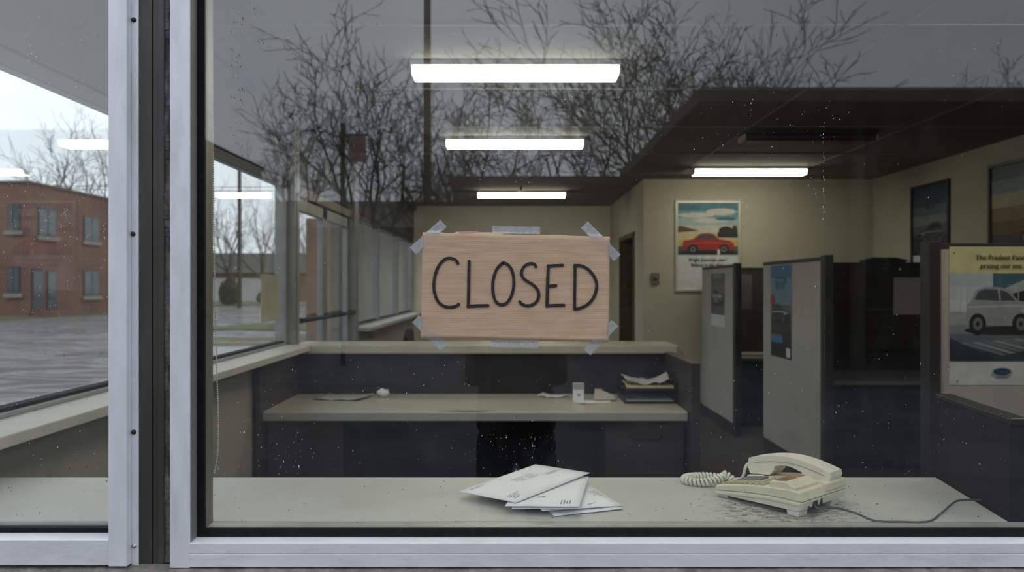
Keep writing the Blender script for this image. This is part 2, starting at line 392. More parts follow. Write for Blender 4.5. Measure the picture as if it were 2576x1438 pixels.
# ------------------------------------------------ left side wall with its windows and the glass door
ZC, ZD0, ZD1 = 5.50, 5.60, 7.62
def side_wall(name, y0, y1, label):
    w = MB().box(XL - .12, XL, y0, y1, 0, 1.06).build(name, WALLK)
    return struct(w, label, 'wall')
side_wall('wall_left', .02, Y(ZC), 'olive grey wall below the long side window')
side_wall('wall_left_far', Y(ZD1) + .06, Y(ZB), 'olive grey wall below the far lobby windows')
struct(box('wall_left_upper', mat('grey_band_paint', (.10, .098, .095), .85), XL - .12, XL, .02, Y(ZB), 2.28, CH), 'painted band between side windows and ceiling', 'wall')
def side_window(name, y0, y1, muls, label):
    r = thing(name, (XL - .06, (y0 + y1) / 2, 1.06), label, 'window', kind='structure')
    f = MB().box(XL - .10, XL - .02, y0, y1, 1.06, 1.115).box(XL - .10, XL - .03, y0, y1, 2.235, 2.28)
    MB().box(XL - .03, XL - .015, y0, y1, 2.225, 2.30).build('head_trim', POSTDARK, r)
    for m in [y0 + .025] + muls + [y1 - .025]: f.box(XL - .10, XL - .02, m - .025, m + .025, 1.115, 2.235)
    f.build('frame', ALUIN, r, .004)
    MB().box(XL - .085, XL - .035, y0 + .05, y1 - .05, 1.115, 1.127).build('gasket', BLACK, r)
    ed = [y0 + .025] + muls + [y1 - .025]
    for a, c in zip(ed[:-1], ed[1:]):
        MB().box(XL - .064, XL - .058, a + .02, c - .02, 1.117, 2.24).build('glass', GLASS_S, r)
    s = MB().prism([(XL - .02, y0, 1.06), (XL + .145, y0, 1.052), (XL + .145, y0, 1.09), (XL - .02, y0, 1.098)], (0, y1 - y0, 0))
    s.build('window_sill', WHITEP, r, .004)
    return r
side_window('window_3', .075, Y(ZC) - .04, [], 'long side window looking onto the wet lot and brick building')
side_window('window_4', Y(ZD1) + .12, Y(ZB) - .02, [Y(9.2), Y(10.75)], 'row of far lobby windows past the glass door')
# corner post of the window and door
r = thing('trim_1', (XL - .02, Y(ZC), 0), 'tall grey post with black seam between side window and door', 'post', kind='structure')
MB().box(XL - .10, XL + .03, Y(ZC) - .04, Y(ZC) - .008, 0, CH).build('post_half', ALUIN, r, .003)
MB().box(XL - .10, XL + .018, Y(ZC) - .008, Y(ZC) + .022, 0, CH).build('seam', BLACK, r)
MB().box(XL - .10, XL + .03, Y(ZC) + .022, Y(ZC) + .085, 0, CH).build('post_half', ALUIN, r, .003)
struct(MB().box(XL, XL + .045, .12, Y(ZB) - .02, CH - .075, CH).build('trim_4', POSTDARK), 'dark moulding where the side wall meets the ceiling', 'moulding')
r = thing('trim_2', (XL - .02, Y(ZD1), 0), 'grey post between glass door and far lobby windows', 'post', kind='structure')
MB().box(XL - .10, XL + .03, Y(ZD1) - .05, Y(ZD1) + .02, 0, CH).build('post_half', ALUIN, r, .003)
MB().box(XL - .10, XL + .018, Y(ZD1) + .02, Y(ZD1) + .045, 0, CH).build('seam', BLACK, r)
MB().box(XL - .10, XL + .03, Y(ZD1) + .045, Y(ZD1) + .115, 0, CH).build('post_half', ALUIN, r, .003)
dr = thing('door_1', (XL - .06, Y((ZD0 + ZD1) / 2), 0), 'double glass entrance door with grey stiles and push bars', 'door', kind='structure')
ya, yb = Y(ZD0) + .01, Y(ZD1) - .06; ym = (ya + yb) / 2
MB().box(XL - .10, XL, ya, yb, 2.20, 2.275).build('head_frame', mat('tan_head_metal', (.25, .19, .12), .5), dr, .004)
for a, c in ((ya + .005, ym - .004), (ym + .004, yb - .005)):
    lf = MB().box(XL - .08, XL - .03, a, a + .07, .02, 2.19).box(XL - .08, XL - .03, c - .07, c, .02, 2.19).box(XL - .08, XL - .03, a, c, .02, .2).box(XL - .08, XL - .03, a, c, 2.1, 2.19).build('door_leaf', ALUIN, dr, .003)
    MB().box(XL - .058, XL - .052, a + .06, c - .06, .19, 2.11).build('glass', GLASS_S, lf)
    MB().cyl((XL + .03, a + .03, 1.26), (XL + .03, c - .03, 1.26), .018, 10).box(XL - .03, XL + .03, a + .02, a + .05, 1.24, 1.28).box(XL - .03, XL + .03, c - .05, c - .02, 1.24, 1.28).build('push_bar', POSTDARK, lf)

# ------------------------------------------------ front wall with the two shop windows
def prof(pts, z0, z1, m, name, parent, bevel=0.):          # pts: plan outline (x, y)
    return MB().prism([(x, y, z0) for x, y in pts], (0, 0, z1 - z0)).build(name, m, parent, bevel)
TOPZ = 2.62
w = MB().box(-1.95, 5.0, -.02, .11, -.05, .90).box(-1.95, 5.0, -.02, .11, TOPZ + .06, CH + .2).box(2.02, 5.0, -.02, .11, .90, TOPZ + .06).box(-1.95, -1.66, -.02, .11, .90, TOPZ + .06)
struct(w.build('wall_front', BRICKR), 'red brick front wall round the shop windows', 'wall')
s = MB()
n = 60
for i in range(n):
    x0, x1 = -1.95 + 6.95 * i / n, -1.95 + 6.95 * (i + 1) / n
    h0, h1 = .897 + .004 * mnoise.noise((x0 * 9, 0, 0)), .897 + .004 * mnoise.noise((x1 * 9, 0, 0))
    s.add([(x0, -.10, h0 - .012), (x1, -.10, h1 - .012), (x1, -.02, h1 + .006), (x0, -.02, h0 + .006), (x0, -.10, .855), (x1, -.10, .855)],
          [(0, 1, 2, 3), (4, 5, 1, 0)])
s.box(-1.95, 5.0, -.099, -.02, .855, .87)
struct(s.build('trim_sill', SILLC), 'weathered concrete ledge under the shop windows', 'ledge')
def screw(parent, px, py, Z, m):
    p = P(px, py, Z)
    MB().cyl(p + Vector((0, .003, 0)), p - Vector((0, .0025, 0)), .0052, 12).cyl(p - Vector((0, .0025, 0)), p - Vector((0, .004, 0)), .003, 8).build('screw', m, parent)
# window 1 (left pane)
w1 = thing('window_1', (-1.25, 0, .905), 'narrow aluminium shop window left of the bronze post', 'window', kind='structure')
prof([(-.8850, -.045), (-.8440, -.045), (-.8440, .05), (-.8850, .05)], .905, TOPZ + .05, ALU, 'stile', w1, .002)
prof([(-.8440, -.026), (-.8285, -.026), (-.8285, .03), (-.8440, .03)], .899, TOPZ + .05, ALU, 'flange', w1, .0015)
MB().prism([(-1.64, -.043, .9075), (-1.64, -.043, .9635), (-1.64, -.001, .967), (-1.64, .05, .967), (-1.64, .05, .9075)], (1.64 - .885, 0, 0)).build('bottom_rail', ALUB, w1, .0015)
MB().box(-1.64, -.885, -.043, .05, TOPZ, TOPZ + .05).build('top_rail', ALUB, w1, .002)
MB().box(-1.66, -1.61, -.043, .05, .9075, TOPZ + .05).build('stile', ALU, w1, .002)
MB().box(-1.61, -.885, -.006, .014, .967, .978).box(-.898, -.885, -.0055, .014, .978, TOPZ).build('gasket', BLACK, w1)
MB().box(-1.62, -.888, -.003, .003, .97, TOPZ + .01).build('glass', GLASS_F, w1)
for px, py, m in ((337, 50, RUSTM), (335, 588, RUSTM), (337, 1086, RUSTM), (338, 1372, CHROME)): screw(w1, px, py, 1.674, m)
# bronze post
tp = thing('trim_3', (-.785, 0, .90), 'dark bronze grooved post between the two shop windows', 'post', kind='structure')
xs = [(-.8285, -.022), (-.800, -.022), (-.800, -.012), (-.7985, -.012), (-.7985, -.019), (-.7885, -.019), (-.7885, -.005), (-.7868, -.005), (-.7868, -.022), (-.7730, -.022), (-.7730, -.010), (-.762, -.010), (-.762, .05), (-.8285, .05)]
prof(xs, .897, TOPZ + .06, BRONZE, 'post_body', tp)
c = MB(); k = 90
for i in range(k):
    z0, z1 = .905 + (TOPZ - .9) * i / k, .905 + (TOPZ - .9) * (i + 1) / k
    wv = .004 + .0055 * mnoise.noise((0, 3.1, z0 * 14))
    c.box(-.7735, -.7655 + wv, -.019 - .004 * mnoise.noise((5, 0, z0 * 11)), .02, z0, z1)
c.build('caulk_bead', CAULK, tp)
# window 2 (large pane)
w2 = thing('window_2', (.6, 0, .903), 'large aluminium shop window carrying the cardboard sign', 'window', kind='structure')
prof([(-.7525, -.040), (-.7077, -.040), (-.7077, .0), (-.7525, .05)], .900, TOPZ + .05, ALU, 'stile', w2, .0015)
prof([(-.7085, -.0385), (-.7066, -.0385), (-.7066, -.0062), (-.7085, -.0062)], .9562, TOPZ, mat('shaded_grey_return', (.20, .205, .20), .5, .2, .08, 20, dirt=(.08, .08, .075), dscale=20, damt=.4), 'shaded_return', w2)  # thin darker strip over the stile's return, its shade put into the colour
prof([(-.7220, .005), (-.6905, .005), (-.6905, .045), (-.7220, .045)], .975, TOPZ, OLIVE, 'inner_stile', w2, .001)
MB().prism([(-.7077, -.042, .9325), (-.7077, -.042, .9556), (-.7077, -.001, .958), (-.7077, .05, .958), (-.7077, .05, .9325)], (2.02 + .7077, 0, 0)).build('bottom_rail', ALUB, w2, .001)
MB().box(-.7077, 2.02, -.042, .05, .903, .9312).build('bottom_rail', ALUB, w2, .001)
MB().box(-.7077, 2.02, .005, .045, .958, .9752).build('inner_rail', mat('pale_green_metal', (.38, .39, .35), .4, .1, .1, 12, dirt=(.12, .11, .1), dscale=40, damt=.5), w2, .001)
MB().box(-.7077, 2.02, -.042, .05, TOPZ, TOPZ + .05).build('top_rail', ALUB, w2, .002)
MB().box(1.97, 2.02, -.042, .05, .958, TOPZ).build('stile', ALU, w2, .002)
MB().box(-.7077, 1.97, -.0065, .0045, .958, .9765).box(-.7077, -.6905, -.006, .0045, .9765, TOPZ).box(1.95, 1.97, -.006, .0045, .9765, TOPZ).build('gasket', BLACK, w2)
MB().box(-.704, 1.968, -.003, .003, .96, TOPZ + .01).build('glass', GLASS_F, w2)

# dried spots and flecks on the glass
def spots(parent, rects, name, m, seed, rmin=.0005, rmax=.0013):
    rr = random.Random(seed); s = MB()
    for (x0, y0, x1, y1, n, el) in rects:
        for _ in range(n):
            px, py = rr.uniform(x0, x1), rr.uniform(y0, y1)
            p = P(px, py, DIST - .003); r_ = rmin + (rmax - rmin) * rr.random() ** 3
            e = 1 + el * rr.random(); k = 7
            vs = [p + Vector((r_ * math.cos(2 * math.pi * j / k), 0, e * r_ * math.sin(2 * math.pi * j / k))) for j in range(k)] + [p + Vector((0, -.0003, 0))]
            s.add(vs, [[j, (j + 1) % k, k] for j in range(k)] + [list(range(k))], 0, True)
    o = s.build(name, m, parent); o['kind'] = 'stuff'
    return o
spots(w2, [(540, 900, 2570, 1195, 240, .8), (1160, 1090, 1420, 1195, 60, .5), (540, 20, 2570, 900, 160, 1.), (1180, 200, 1520, 460, 130, .4),
           (600, 1050, 760, 1195, 30, 3), (1740, 200, 2120, 470, 60, .8), (2070, 300, 2074, 560, 34, 2), (1886, 250, 1890, 300, 7, 2), (1730, 440, 2060, 520, 60, .4),
           (1336, 1050, 1346, 1190, 16, 2), (545, 650, 800, 1200, 40, 1.5)], 'water_spots', SPOT, 3, .0004, .0011)
spots(w2, [(580, 20, 612, 380, 60, 3), (640, 20, 668, 130, 16, 3), (540, 20, 2570, 600, 60, 1), (2172, 130, 2182, 220, 8, 1), (2204, 40, 2207, 150, 8, 1),
           (540, 1200, 1200, 1320, 50, .8), (1100, 1200, 2560, 1320, 50, .8)], 'dirt_flecks', SPOTD, 4, .0004, .0010)
spots(w1, [(5, 440, 270, 800, 170, .5), (60, 40, 260, 240, 60, 1.), (5, 1000, 270, 1320, 40, .8), (150, 520, 185, 620, 18, .5), (258, 500, 266, 700, 16, .6)], 'water_spots', SPOT, 5, .0005, .0014)
spots(w1, [(5, 850, 270, 1320, 60, 1.)], 'dirt_flecks', SPOTD, 6, .0005, .0013)

# ================================================================== SIGN
SZ = DIST - .0075
def zp(u, v, dy=0.):                              # from the close view of the sign
    p = P(980 + u * .27815, 520 + v * .27815, SZ); p.y += dy; return p
TL, TR, BR, BL = (300, 232), (1992, 270), (1978, 1220), (283, 1186)
sg = thing('cardboard_sign', zp(1140, 1200), 'brown cardboard sign hand lettered CLOSED taped on the large window', 'sign')
nx, nz = 60, 28
g = MB(); vs = []
for layer in (0, 1):
    for j in range(nz + 1):
        for i in range(nx + 1):
            s_, t_ = i / nx, j / nz
            u = (TL[0] * (1 - s_) + TR[0] * s_) * (1 - t_) + (BL[0] * (1 - s_) + BR[0] * s_) * t_
            v = (TL[1] * (1 - s_) + TR[1] * s_) * (1 - t_) + (BL[1] * (1 - s_) + BR[1] * s_) * t_
            if j == 0: v += -6 * abs(mnoise.noise((s_ * 7, 1, 0))) - (12 if .18 < s_ < .42 else 0) + (16 if layer == 1 and (.35 < s_ < .5 or .66 < s_ < .8) else 0)
            if j == nz: v += 5 * mnoise.noise((s_ * 25, 4, 0))
            p = zp(u, v, 0.)
            if layer == 0: p.y -= .0012 + .0005 * mnoise.noise((u * .004, v * .02, 0)) + (.0009 if j == 2 else 0) + .0008 * (1 if j in (0, nz) else 0)
            else: p.y += .0032
            vs.append(p)
W_ = nx + 1; H_ = (nx + 1) * (nz + 1); fs = []
for j in range(nz):
    for i in range(nx):
        a = j * W_ + i
        fs += [[a, a + W_, a + W_ + 1, a + 1], [H_ + a, H_ + a + 1, H_ + a + W_ + 1, H_ + a + W_]]
for i in range(nx): fs += [[i, i + 1, H_ + i + 1, H_ + i], [nz * W_ + i, H_ + nz * W_ + i, H_ + nz * W_ + i + 1, nz * W_ + i + 1]]
for j in range(nz): fs += [[j * W_, H_ + j * W_, H_ + (j + 1) * W_, (j + 1) * W_], [j * W_ + nx, (j + 1) * W_ + nx, H_ + (j + 1) * W_ + nx, H_ + j * W_ + nx]]
g.add(vs, fs, 0, True)
bd = g.build('board', CARDB, sg)
MB().prism([zp(618, 222, -.002), zp(800, 218, -.002), (zp(806, 240, -.0016)), (zp(640, 247, -.0016))], (0, .0008, 0)).build('torn_flap', CARDB, sg)
MB().prism([zp(1440, 247, -.0019), zp(1600, 256, -.0019), zp(1640, 266, -.0016), zp(1470, 262, -.0016)], (0, .0006, 0)).build('torn_flap', CARDB, sg)
strokes = [
    [(618, 512), (600, 482), (550, 464), (500, 475), (450, 528), (415, 610), (402, 700), (407, 770), (430, 840), (470, 885), (520, 905), (570, 905), (606, 895), (626, 880)],
    [(720, 492), (718, 600), (716, 760), (712, 900)], [(708, 898), (800, 893), (890, 891)],
    [(1022, 507), (972, 560), (942, 640), (933, 720), (940, 800), (965, 860), (1010, 886), (1060, 868), (1100, 808), (1122, 720), (1120, 630), (1095, 552), (1050, 512), (1016, 506)],
    [(1322, 540), (1308, 518), (1270, 513), (1226, 532), (1197, 575), (1196, 622), (1230, 663), (1290, 700), (1335, 745), (1350, 800), (1330, 855), (1285, 888), (1230, 892), (1192, 875), (1178, 857)],
    [(1436, 532), (1430, 650), (1426, 780), (1422, 898)], [(1432, 536), (1500, 530), (1565, 528)], [(1436, 717), (1503, 711)], [(1424, 893), (1500, 889), (1576, 888)],
    [(1676, 528), (1676, 650), (1673, 800), (1672, 922)], [(1672, 530), (1730, 533), (1790, 562), (1843, 622), (1870, 690), (1866, 760), (1838, 828), (1790, 882), (1730, 912), (1676, 924)]]
lt = MB()
for si, st in enumerate(strokes):
    pts = [Vector((a, b_)) for a, b_ in st]
    if len(pts) > 4:                               # smooth the curved strokes
        q = []
        for i in range(len(pts) - 1):
            p0, p1, p2, p3 = pts[max(i - 1, 0)], pts[i], pts[i + 1], pts[min(i + 2, len(pts) - 1)]
            for k in range(4):
                t = k / 4
                q.append(.5 * ((2 * p1) + (p2 - p0) * t + (2 * p0 - 5 * p1 + 4 * p2 - p3) * t * t + (3 * p1 - p0 - 3 * p2 + p3) * t ** 3))
        pts = q + [pts[-1]]
    hw = [13.5 + 1.5 * mnoise.noise((i * .3, si, 0)) for i in range(len(pts))]
    left, right = [], []
    for i, p in enumerate(pts):
        d = (pts[min(i + 1, len(pts) - 1)] - pts[max(i - 1, 0)]).normalized(); nrm = Vector((-d.y, d.x))
        if i == 0:
            e = [p + hw[0] * (nrm * math.cos(a) - d * math.sin(a)) for a in (0, .5, 1., 1.57, 2.1, 2.6, 3.14)]
            capa = e
        left.append(p + nrm * hw[i]); right.append(p - nrm * hw[i])
        if i == len(pts) - 1: capb = [p + hw[i] * (nrm * math.cos(a) + d * math.sin(a)) for a in (0, .5, 1., 1.57, 2.1, 2.6, 3.14)]
    for lay in (-.0030,):
        L0 = [zp(q.x, q.y, lay - .00004 * si) for q in left]; R0 = [zp(q.x, q.y, lay - .00004 * si) for q in right]; nn = len(L0)
        lt.add(L0 + R0, [[i, i + 1, nn + i + 1, nn + i] for i in range(nn - 1)])
        for cp in (() if si == 3 else (capa, capb)): lt.add([zp(q.x, q.y, lay - .00004 * si) for q in cp], [list(range(len(cp)))])
lo = lt.build('lettering', mat('black_marker', (.018, .016, .018), .55, 0, .35, 120), sg)
sm = lo.modifiers.new('s', 'SOLIDIFY'); sm.thickness = .0008; sm.offset = 0
poly = [Vector(TL), Vector(TR), Vector(BR), Vector(BL)]
def inside(u, v):                                  # distance into the board, in close-view pixels
    p = Vector((u, v)); dmin = 1e9
    for i in range(4):
        a, b_ = poly[i], poly[(i + 1) % 4]; e = (b_ - a).normalized()
        dmin = min(dmin, (e.x * (p.y - a.y) - e.y * (p.x - a.x)))
    return dmin
for (a, b_, hwid, seed) in (((208, 400), (488, 148), 44, 1), ((928, 207), (1362, 212), 33, 2), ((1762, 160), (2062, 462), 44, 3), ((232, 1012), (492, 1272), 46, 4), ((920, 1237), (1345, 1243), 36, 5), ((2042, 1052), (1788, 1318), 40, 6)):
    a, b_ = Vector(a), Vector(b_); d = (b_ - a).normalized(); nr = Vector((-d.y, d.x)); g = MB(); vs = []; na, nb = 70, 9
    for i in range(na + 1):
        for j in range(nb + 1):
            ex = (6 * mnoise.noise((seed * 3.3, j * 1.7, 0)) if i in (0, na) else 0)
            q = a + (b_ - a) * (i / na) + d * ex + nr * hwid * (2 * j / nb - 1)
            s_ = max(0, min(1, (inside(q.x, q.y) + 22) / 26)); s_ = s_ * s_ * (3 - 2 * s_)
            dy = .0040 * (1 - s_) + -.0034 * s_ - .0003 * abs(mnoise.noise((q.x * .03, q.y * .03, seed)))
            vs.append(zp(q.x, q.y, dy))
    for i in range(na):
        for j in range(nb):
            q = a + (b_ - a) * ((i + .5) / na) + nr * hwid * (2 * (j + .5) / nb - 1)
            g.f.append([i * (nb + 1) + j, i * (nb + 1) + j + 1, (i + 1) * (nb + 1) + j + 1, (i + 1) * (nb + 1) + j]); g.mi.append(1 if inside(q.x, q.y) > 2 else 0); g.sm.append(True)
    g.v = vs
    to = g.build('tape_strip', [TAPE, TAPEC], sg); to['label'] = 'translucent clear tape strip'
    so = to.modifiers.new('s', 'SOLIDIFY'); so.thickness = .00012

# ================================================================== COUNTER BEHIND THE GLASS
CZ = .975
ct = thing('window_counter', (0, .25, 0), 'grimy grey counter top running behind both shop windows', 'counter')
MB().prism([(-1.595, .052, CZ - .035), (1.150, .052, CZ - .035), (1.209, .453, CZ - .035), (-1.595, .453, CZ - .035)], (0, 0, .035)).build('worktop', COUNTER, ct, .002)
MB().box(-1.595, 1.14, .112, .13, 0, CZ - .035).build('support_panel', DARKLAM, ct)
for x in (-1.0, -.1, .8): MB().prism([(x, .13, CZ - .035), (x, .40, CZ - .035), (x, .13, CZ - .3)], (.02, 0, 0)).build('bracket', POSTDARK, ct)
lp = thing('low_partition', (1.22, .3, 0), 'low dark screen at the end of the window counter', 'partition')
MB().prism([(1.160, .06, 0), (1.2155, .462, 0), (1.2555, .462, 0), (1.20, .06, 0)], (0, 0, 1.197)).build('panel', mat('black_brown_panel', (.010, .009, .0085), .9, 0, .2, 6, spec=.2), lp)
MB().prism([(1.158, .055, 1.197), (1.2135, .465, 1.197), (1.2595, .465, 1.197), (1.204, .055, 1.197)], (0, 0, .015)).build('cap_rail', mat('bronze_grey_cap', (.022, .02, .018), .4, .3), lp, .003)

# crumbs and dead flies on the counter
cr = MB(); rr = random.Random(12)
for _ in range(75):
    cx, cy = (rr.gauss(.66, .16), rr.gauss(.16, .09)) if rr.random() < .7 else (rr.uniform(-1.2, 1.1), rr.uniform(.07, .44))
    cx = max(-1.2, min(1.1, cx)); cy = max(.06, min(.44, cy)); s_ = rr.uniform(.0004, .0015)
    ux, uy = cx - .528, cy - .258; u_, v_ = .625 * ux - .780 * uy, .780 * ux + .625 * uy
    if -.01 < u_ < .25 and -.01 < v_ < .22: continue
    cr.ball((cx, cy, CZ + s_ * .6), (s_ * rr.uniform(1, 2.2), s_ * rr.uniform(.7, 1.3), s_ * .6), 6, 4)
tag(cr.build('crumbs', FLY, origin=(0, .25, CZ)), 'dark crumbs and specks scattered on the window counter', 'dirt', kind='stuff')

# envelopes
def envelope(loc, w_, d_, rz, tilt, label, lines, bulge=.0):
    r = thing('envelope', loc, label, 'envelope', 'envelopes on the window counter'); r.rotation_euler = (tilt[0], tilt[1], rz)
    g = MB(); n_ = 8; vs = []
    for lay in (0, 1):
        for j in range(n_ + 1):
            for i in range(n_ + 1):
                s_, t_ = i / n_, j / n_
                z = (.0022 * (1 if lay else 0)) * (1 if 0 < i < n_ and 0 < j < n_ else .55) + bulge * math.sin(math.pi * s_) * math.sin(math.pi * t_) + .0012 * mnoise.noise((s_ * 2 + w_ * 9, t_ * 2, rz))
                vs.append(((s_ - .5) * w_, (t_ - .5) * d_, z))
    W1 = n_ + 1; H1 = W1 * W1; fs = []
    for j in range(n_):
        for i in range(n_):
            a = j * W1 + i; fs += [[a, a + W1, a + W1 + 1, a + 1], [H1 + a, H1 + a + 1, H1 + a + W1 + 1, H1 + a + W1]]
    for i in range(n_):
        fs += [[i, i + 1, H1 + i + 1, H1 + i], [n_ * W1 + i + 1, n_ * W1 + i, H1 + n_ * W1 + i, H1 + n_ * W1 + i + 1],
               [i * W1, H1 + i * W1, H1 + (i + 1) * W1, (i + 1) * W1], [(i + 1) * W1 + n_, H1 + (i + 1) * W1 + n_, H1 + i * W1 + n_, i * W1 + n_]]
    g.add(vs, fs, 0, True); g.build('paper_body', PAPER, r, noshift=True)
    def zt(x, y):
        s_, t_ = x / w_ + .5, y / d_ + .5
        return .0022 + bulge * math.sin(math.pi * s_) * math.sin(math.pi * t_) + .0012 * mnoise.noise((s_ * 2 + w_ * 9, t_ * 2, rz)) + .0004
    for block in lines:
        t = MB()
        for (x, y, ln, rot, th) in block:
            k = 10; c_, s2 = math.cos(rot), math.sin(rot)
            for q in range(k):
                if rnd.random() < .08: continue
                a, b2 = q / k * ln, (q + .86) / k * ln
                pts = [(x + c_ * u - s2 * v, y + s2 * u + c_ * v) for u, v in ((a, 0), (b2, 0), (b2, th), (a, th))]
                t.add([(px_, py_, zt(px_, py_)) for px_, py_ in pts], [(0, 1, 2, 3)])
        t.build('printed_address', INK, r, noshift=True)
    return r
# lowest first
h = math.pi / 2
envelope((.157, Y(1.898), CZ + .0026), .179, .185, .3125, (.002, -.008), 'lowest white envelope of the pile, nearest the window glass', [])
envelope((.139, Y(1.9246), CZ + .0078), .209, .220, .3026, (-.016, .0285), 'white envelope at the bottom right of the pile, lines along its right edge',
         [[(.093, -.02, .06, h, .0025), (.086, -.02, .055, h, .002), (.079, -.01, .045, h, .002), (.072, -.02, .05, h, .002)], [(.02, -.09, .03, .4, .002)]], .002)
envelope((.102, Y(1.930), CZ + .0165), .158, .278, -.187, (.0015, -.056), 'white envelope second from bottom, its edge peeping out under another', [])
envelope((.096, Y(1.934), CZ + .0217), .178, .287, -.179, (.0016, -.038), 'white envelope under the top one with a printed block at its lower right',
         [[(.045 + .007 * q, -.128, .034, h, .0028) for q in range(4)], [(-.02, -.075, .02, .3, .006)]], .0)
envelope((.0385, Y(2.000), CZ + .0262), .322, .188, .888, (-.030, -.029), 'large white envelope lying on top of the pile with printed address',
         [[(-.02, .035 - .009 * q, .085, 0, .0022) for q in range(4)], [(-.140, .075 - .006 * q, .05, 0, .0022) for q in range(2)], [(-.140, -.050 - .008 * q, .05 - .008 * q, .1, .0025) for q in range(4)], [(.080, .0 - .006 * q, .055, 0, .002) for q in range(3)]], .002)

# bead chain
bc = MB(); chain_pts = []
def chain_x(py):
    for (y0, x0), (y1, x1) in zip(CH_[:-1], CH_[1:]):
        if y0 <= py <= y1: return x0 + (x1 - x0) * (py - y0) / (y1 - y0)
    return CH_[-1][1]
CH_ = [(-420, 531), (300, 535), (360, 537), (600, 538), (800, 542), (930, 545), (1000, 548), (1060, 549.5), (1120, 549), (1160, 545), (1192, 539)]
py = -420.
path = []
while py < 1192: path.append(P(chain_x(py), py, 1.80)); py += 6.0
for p in path: bc.ball(p, .0021, 6, 4)
bc.tube(path, .0006, 4)
bc.box(path[0].x - .02, path[0].x + .02, path[0].y - .012, path[0].y + .012, path[0].z - .02, CH)
tag(bc.build('bead_chain', BEADM, origin=tuple(path[-1])), 'thin ivory bead chain hanging inside the large window by its stile', 'blind chain')

# ================================================================== TELEPHONE
ph = thing('telephone', (0, 0, 0), 'grimy cream push button desk telephone on the window counter', 'telephone')
LU, WV = .238, .205
def slab(name, profile, v0, v1, m, bevel=.003, parent=ph):
    return MB().prism([(u, v0, z) for u, z in profile], (0, v1 - v0, 0)).build(name, m, parent, bevel, noshift=True)
def arc(u): return .0285 + .034 * (u / LU) ** .8 + .004 * math.sin(math.pi * u / LU)      # top face
def seam(u): return .0145 + .0205 * math.sin(min(1, u / LU * 1.15) * math.pi / 2 * .95) + .002
us = [LU * i / 10 for i in range(11)]
up_ = [(u, seam(u) + .0003) for u in us] + [(LU + .006, seam(LU) + .002), (LU - .004, arc(LU) - .004)] + [(u, arc(u)) for u in us[::-1][1:]] + [(-.004, arc(0) - .008)]
slab('upper_shell', up_, 0, WV, PLAST, .0025)
lw = [(u, seam(u) - .0005) for u in us[::-1]] + [(0, .009), (.012, .0065), (.03, .008), (.12, .010), (LU - .012, .0125), (LU + .002, .018), (LU + .006, seam(LU))]
lower = slab('lower_shell', lw, .002, WV - .002, PLASTW, .002)
# narrow light ridge under the seam along the side
MB().prism([(u, -.0022, seam(u) - .003) for u in us] + [(u, -.0022, seam(u) - .0085 - .001) for u in us[::-1]], (0, WV + .0044, 0)).build('seam_band', PLAST, ph, .0012, noshift=True)
# raised bridge at the back
slab('speaker_bridge', [(.148, arc(.148) - .002), (.152, .068), (.158, .0715), (LU - .042, .0765), (LU - .016, .066), (LU - .014, .055)], .006, .108, PLAST, .003)
MB().prism([(.162, .012, .0722), (.192, .012, .0757), (.192, .102, .0757), (.162, .102, .0722)], (0, 0, .0012)).build('name_strip', RUST, ph, noshift=True)
# cradle wall round the back corner, where the handset ear rests
slab('cradle', [(.150, .045), (.152, .058), (.225, .064), (LU + .004, .064), (LU + .006, .045), (LU - .02, .04)], .110, WV + .002, PLAST, .003)
slab('cradle', [(.0, .02), (.002, .035), (.05, .044), (.06, .03)], .135, WV, PLAST, .003)
# keys
for i in range(4):
    for j in range(3):
        u, v = .030 + .017 * i, .066 + .017 * j
        z = arc(u)
        MB().prism([(u - .006, v - .0065, z - .001), (u + .006, v - .0065, z + .001), (u + .006, v + .0065, z + .001), (u - .006, v + .0065, z - .001)], (-.0005, 0, .0055)).build('dial_key', KEYB, ph, .0012, noshift=True)
for i in range(8):
    u = .018 + .0155 * i; z = arc(u)
    for j, (v0, v1) in enumerate(((.010, .029), (.033, .052))):
        MB().prism([(u - .0052, v0, z - .001), (u + .0052, v0, z + .001), (u + .0052, v1, z + .001), (u - .0052, v1, z - .001)], (-.0005, 0, .0045)).build('line_key', KEYY, ph, .001, noshift=True)
for i in range(3):
    u = .106 + .0155 * i; z = arc(u)
    MB().prism([(u - .0052, .062, z - .001), (u + .0052, .062, z + .001), (u + .0052, .106, z + .001), (u - .0052, .106, z - .001)], (-.0005, 0, .0045)).build('line_key', KEYY, ph, .001, noshift=True)
# feet at the back
for v0 in (.004, .150): slab('rubber_foot', [(LU - .040, .014), (LU - .004, .016), (LU - .007, .000), (LU - .036, .000)], v0, v0 + .036, PLASTW, .0015)
slab('rubber_foot', [(.006, .0), (.03, .0), (.03, .010), (.006, .010)], .01, WV - .01, PLASTW, .001)
# jack recess at the back face
MB().box(LU - .004, LU + .0066, .048, .066, .014, .032).box(LU - .004, LU + .0064, .082, .088, .016, .034).box(LU - .002, LU + .0062, .028, .032, .020, .024).build('jack_socket', mat('socket_black', (.02, .02, .022), .6), ph, noshift=True)
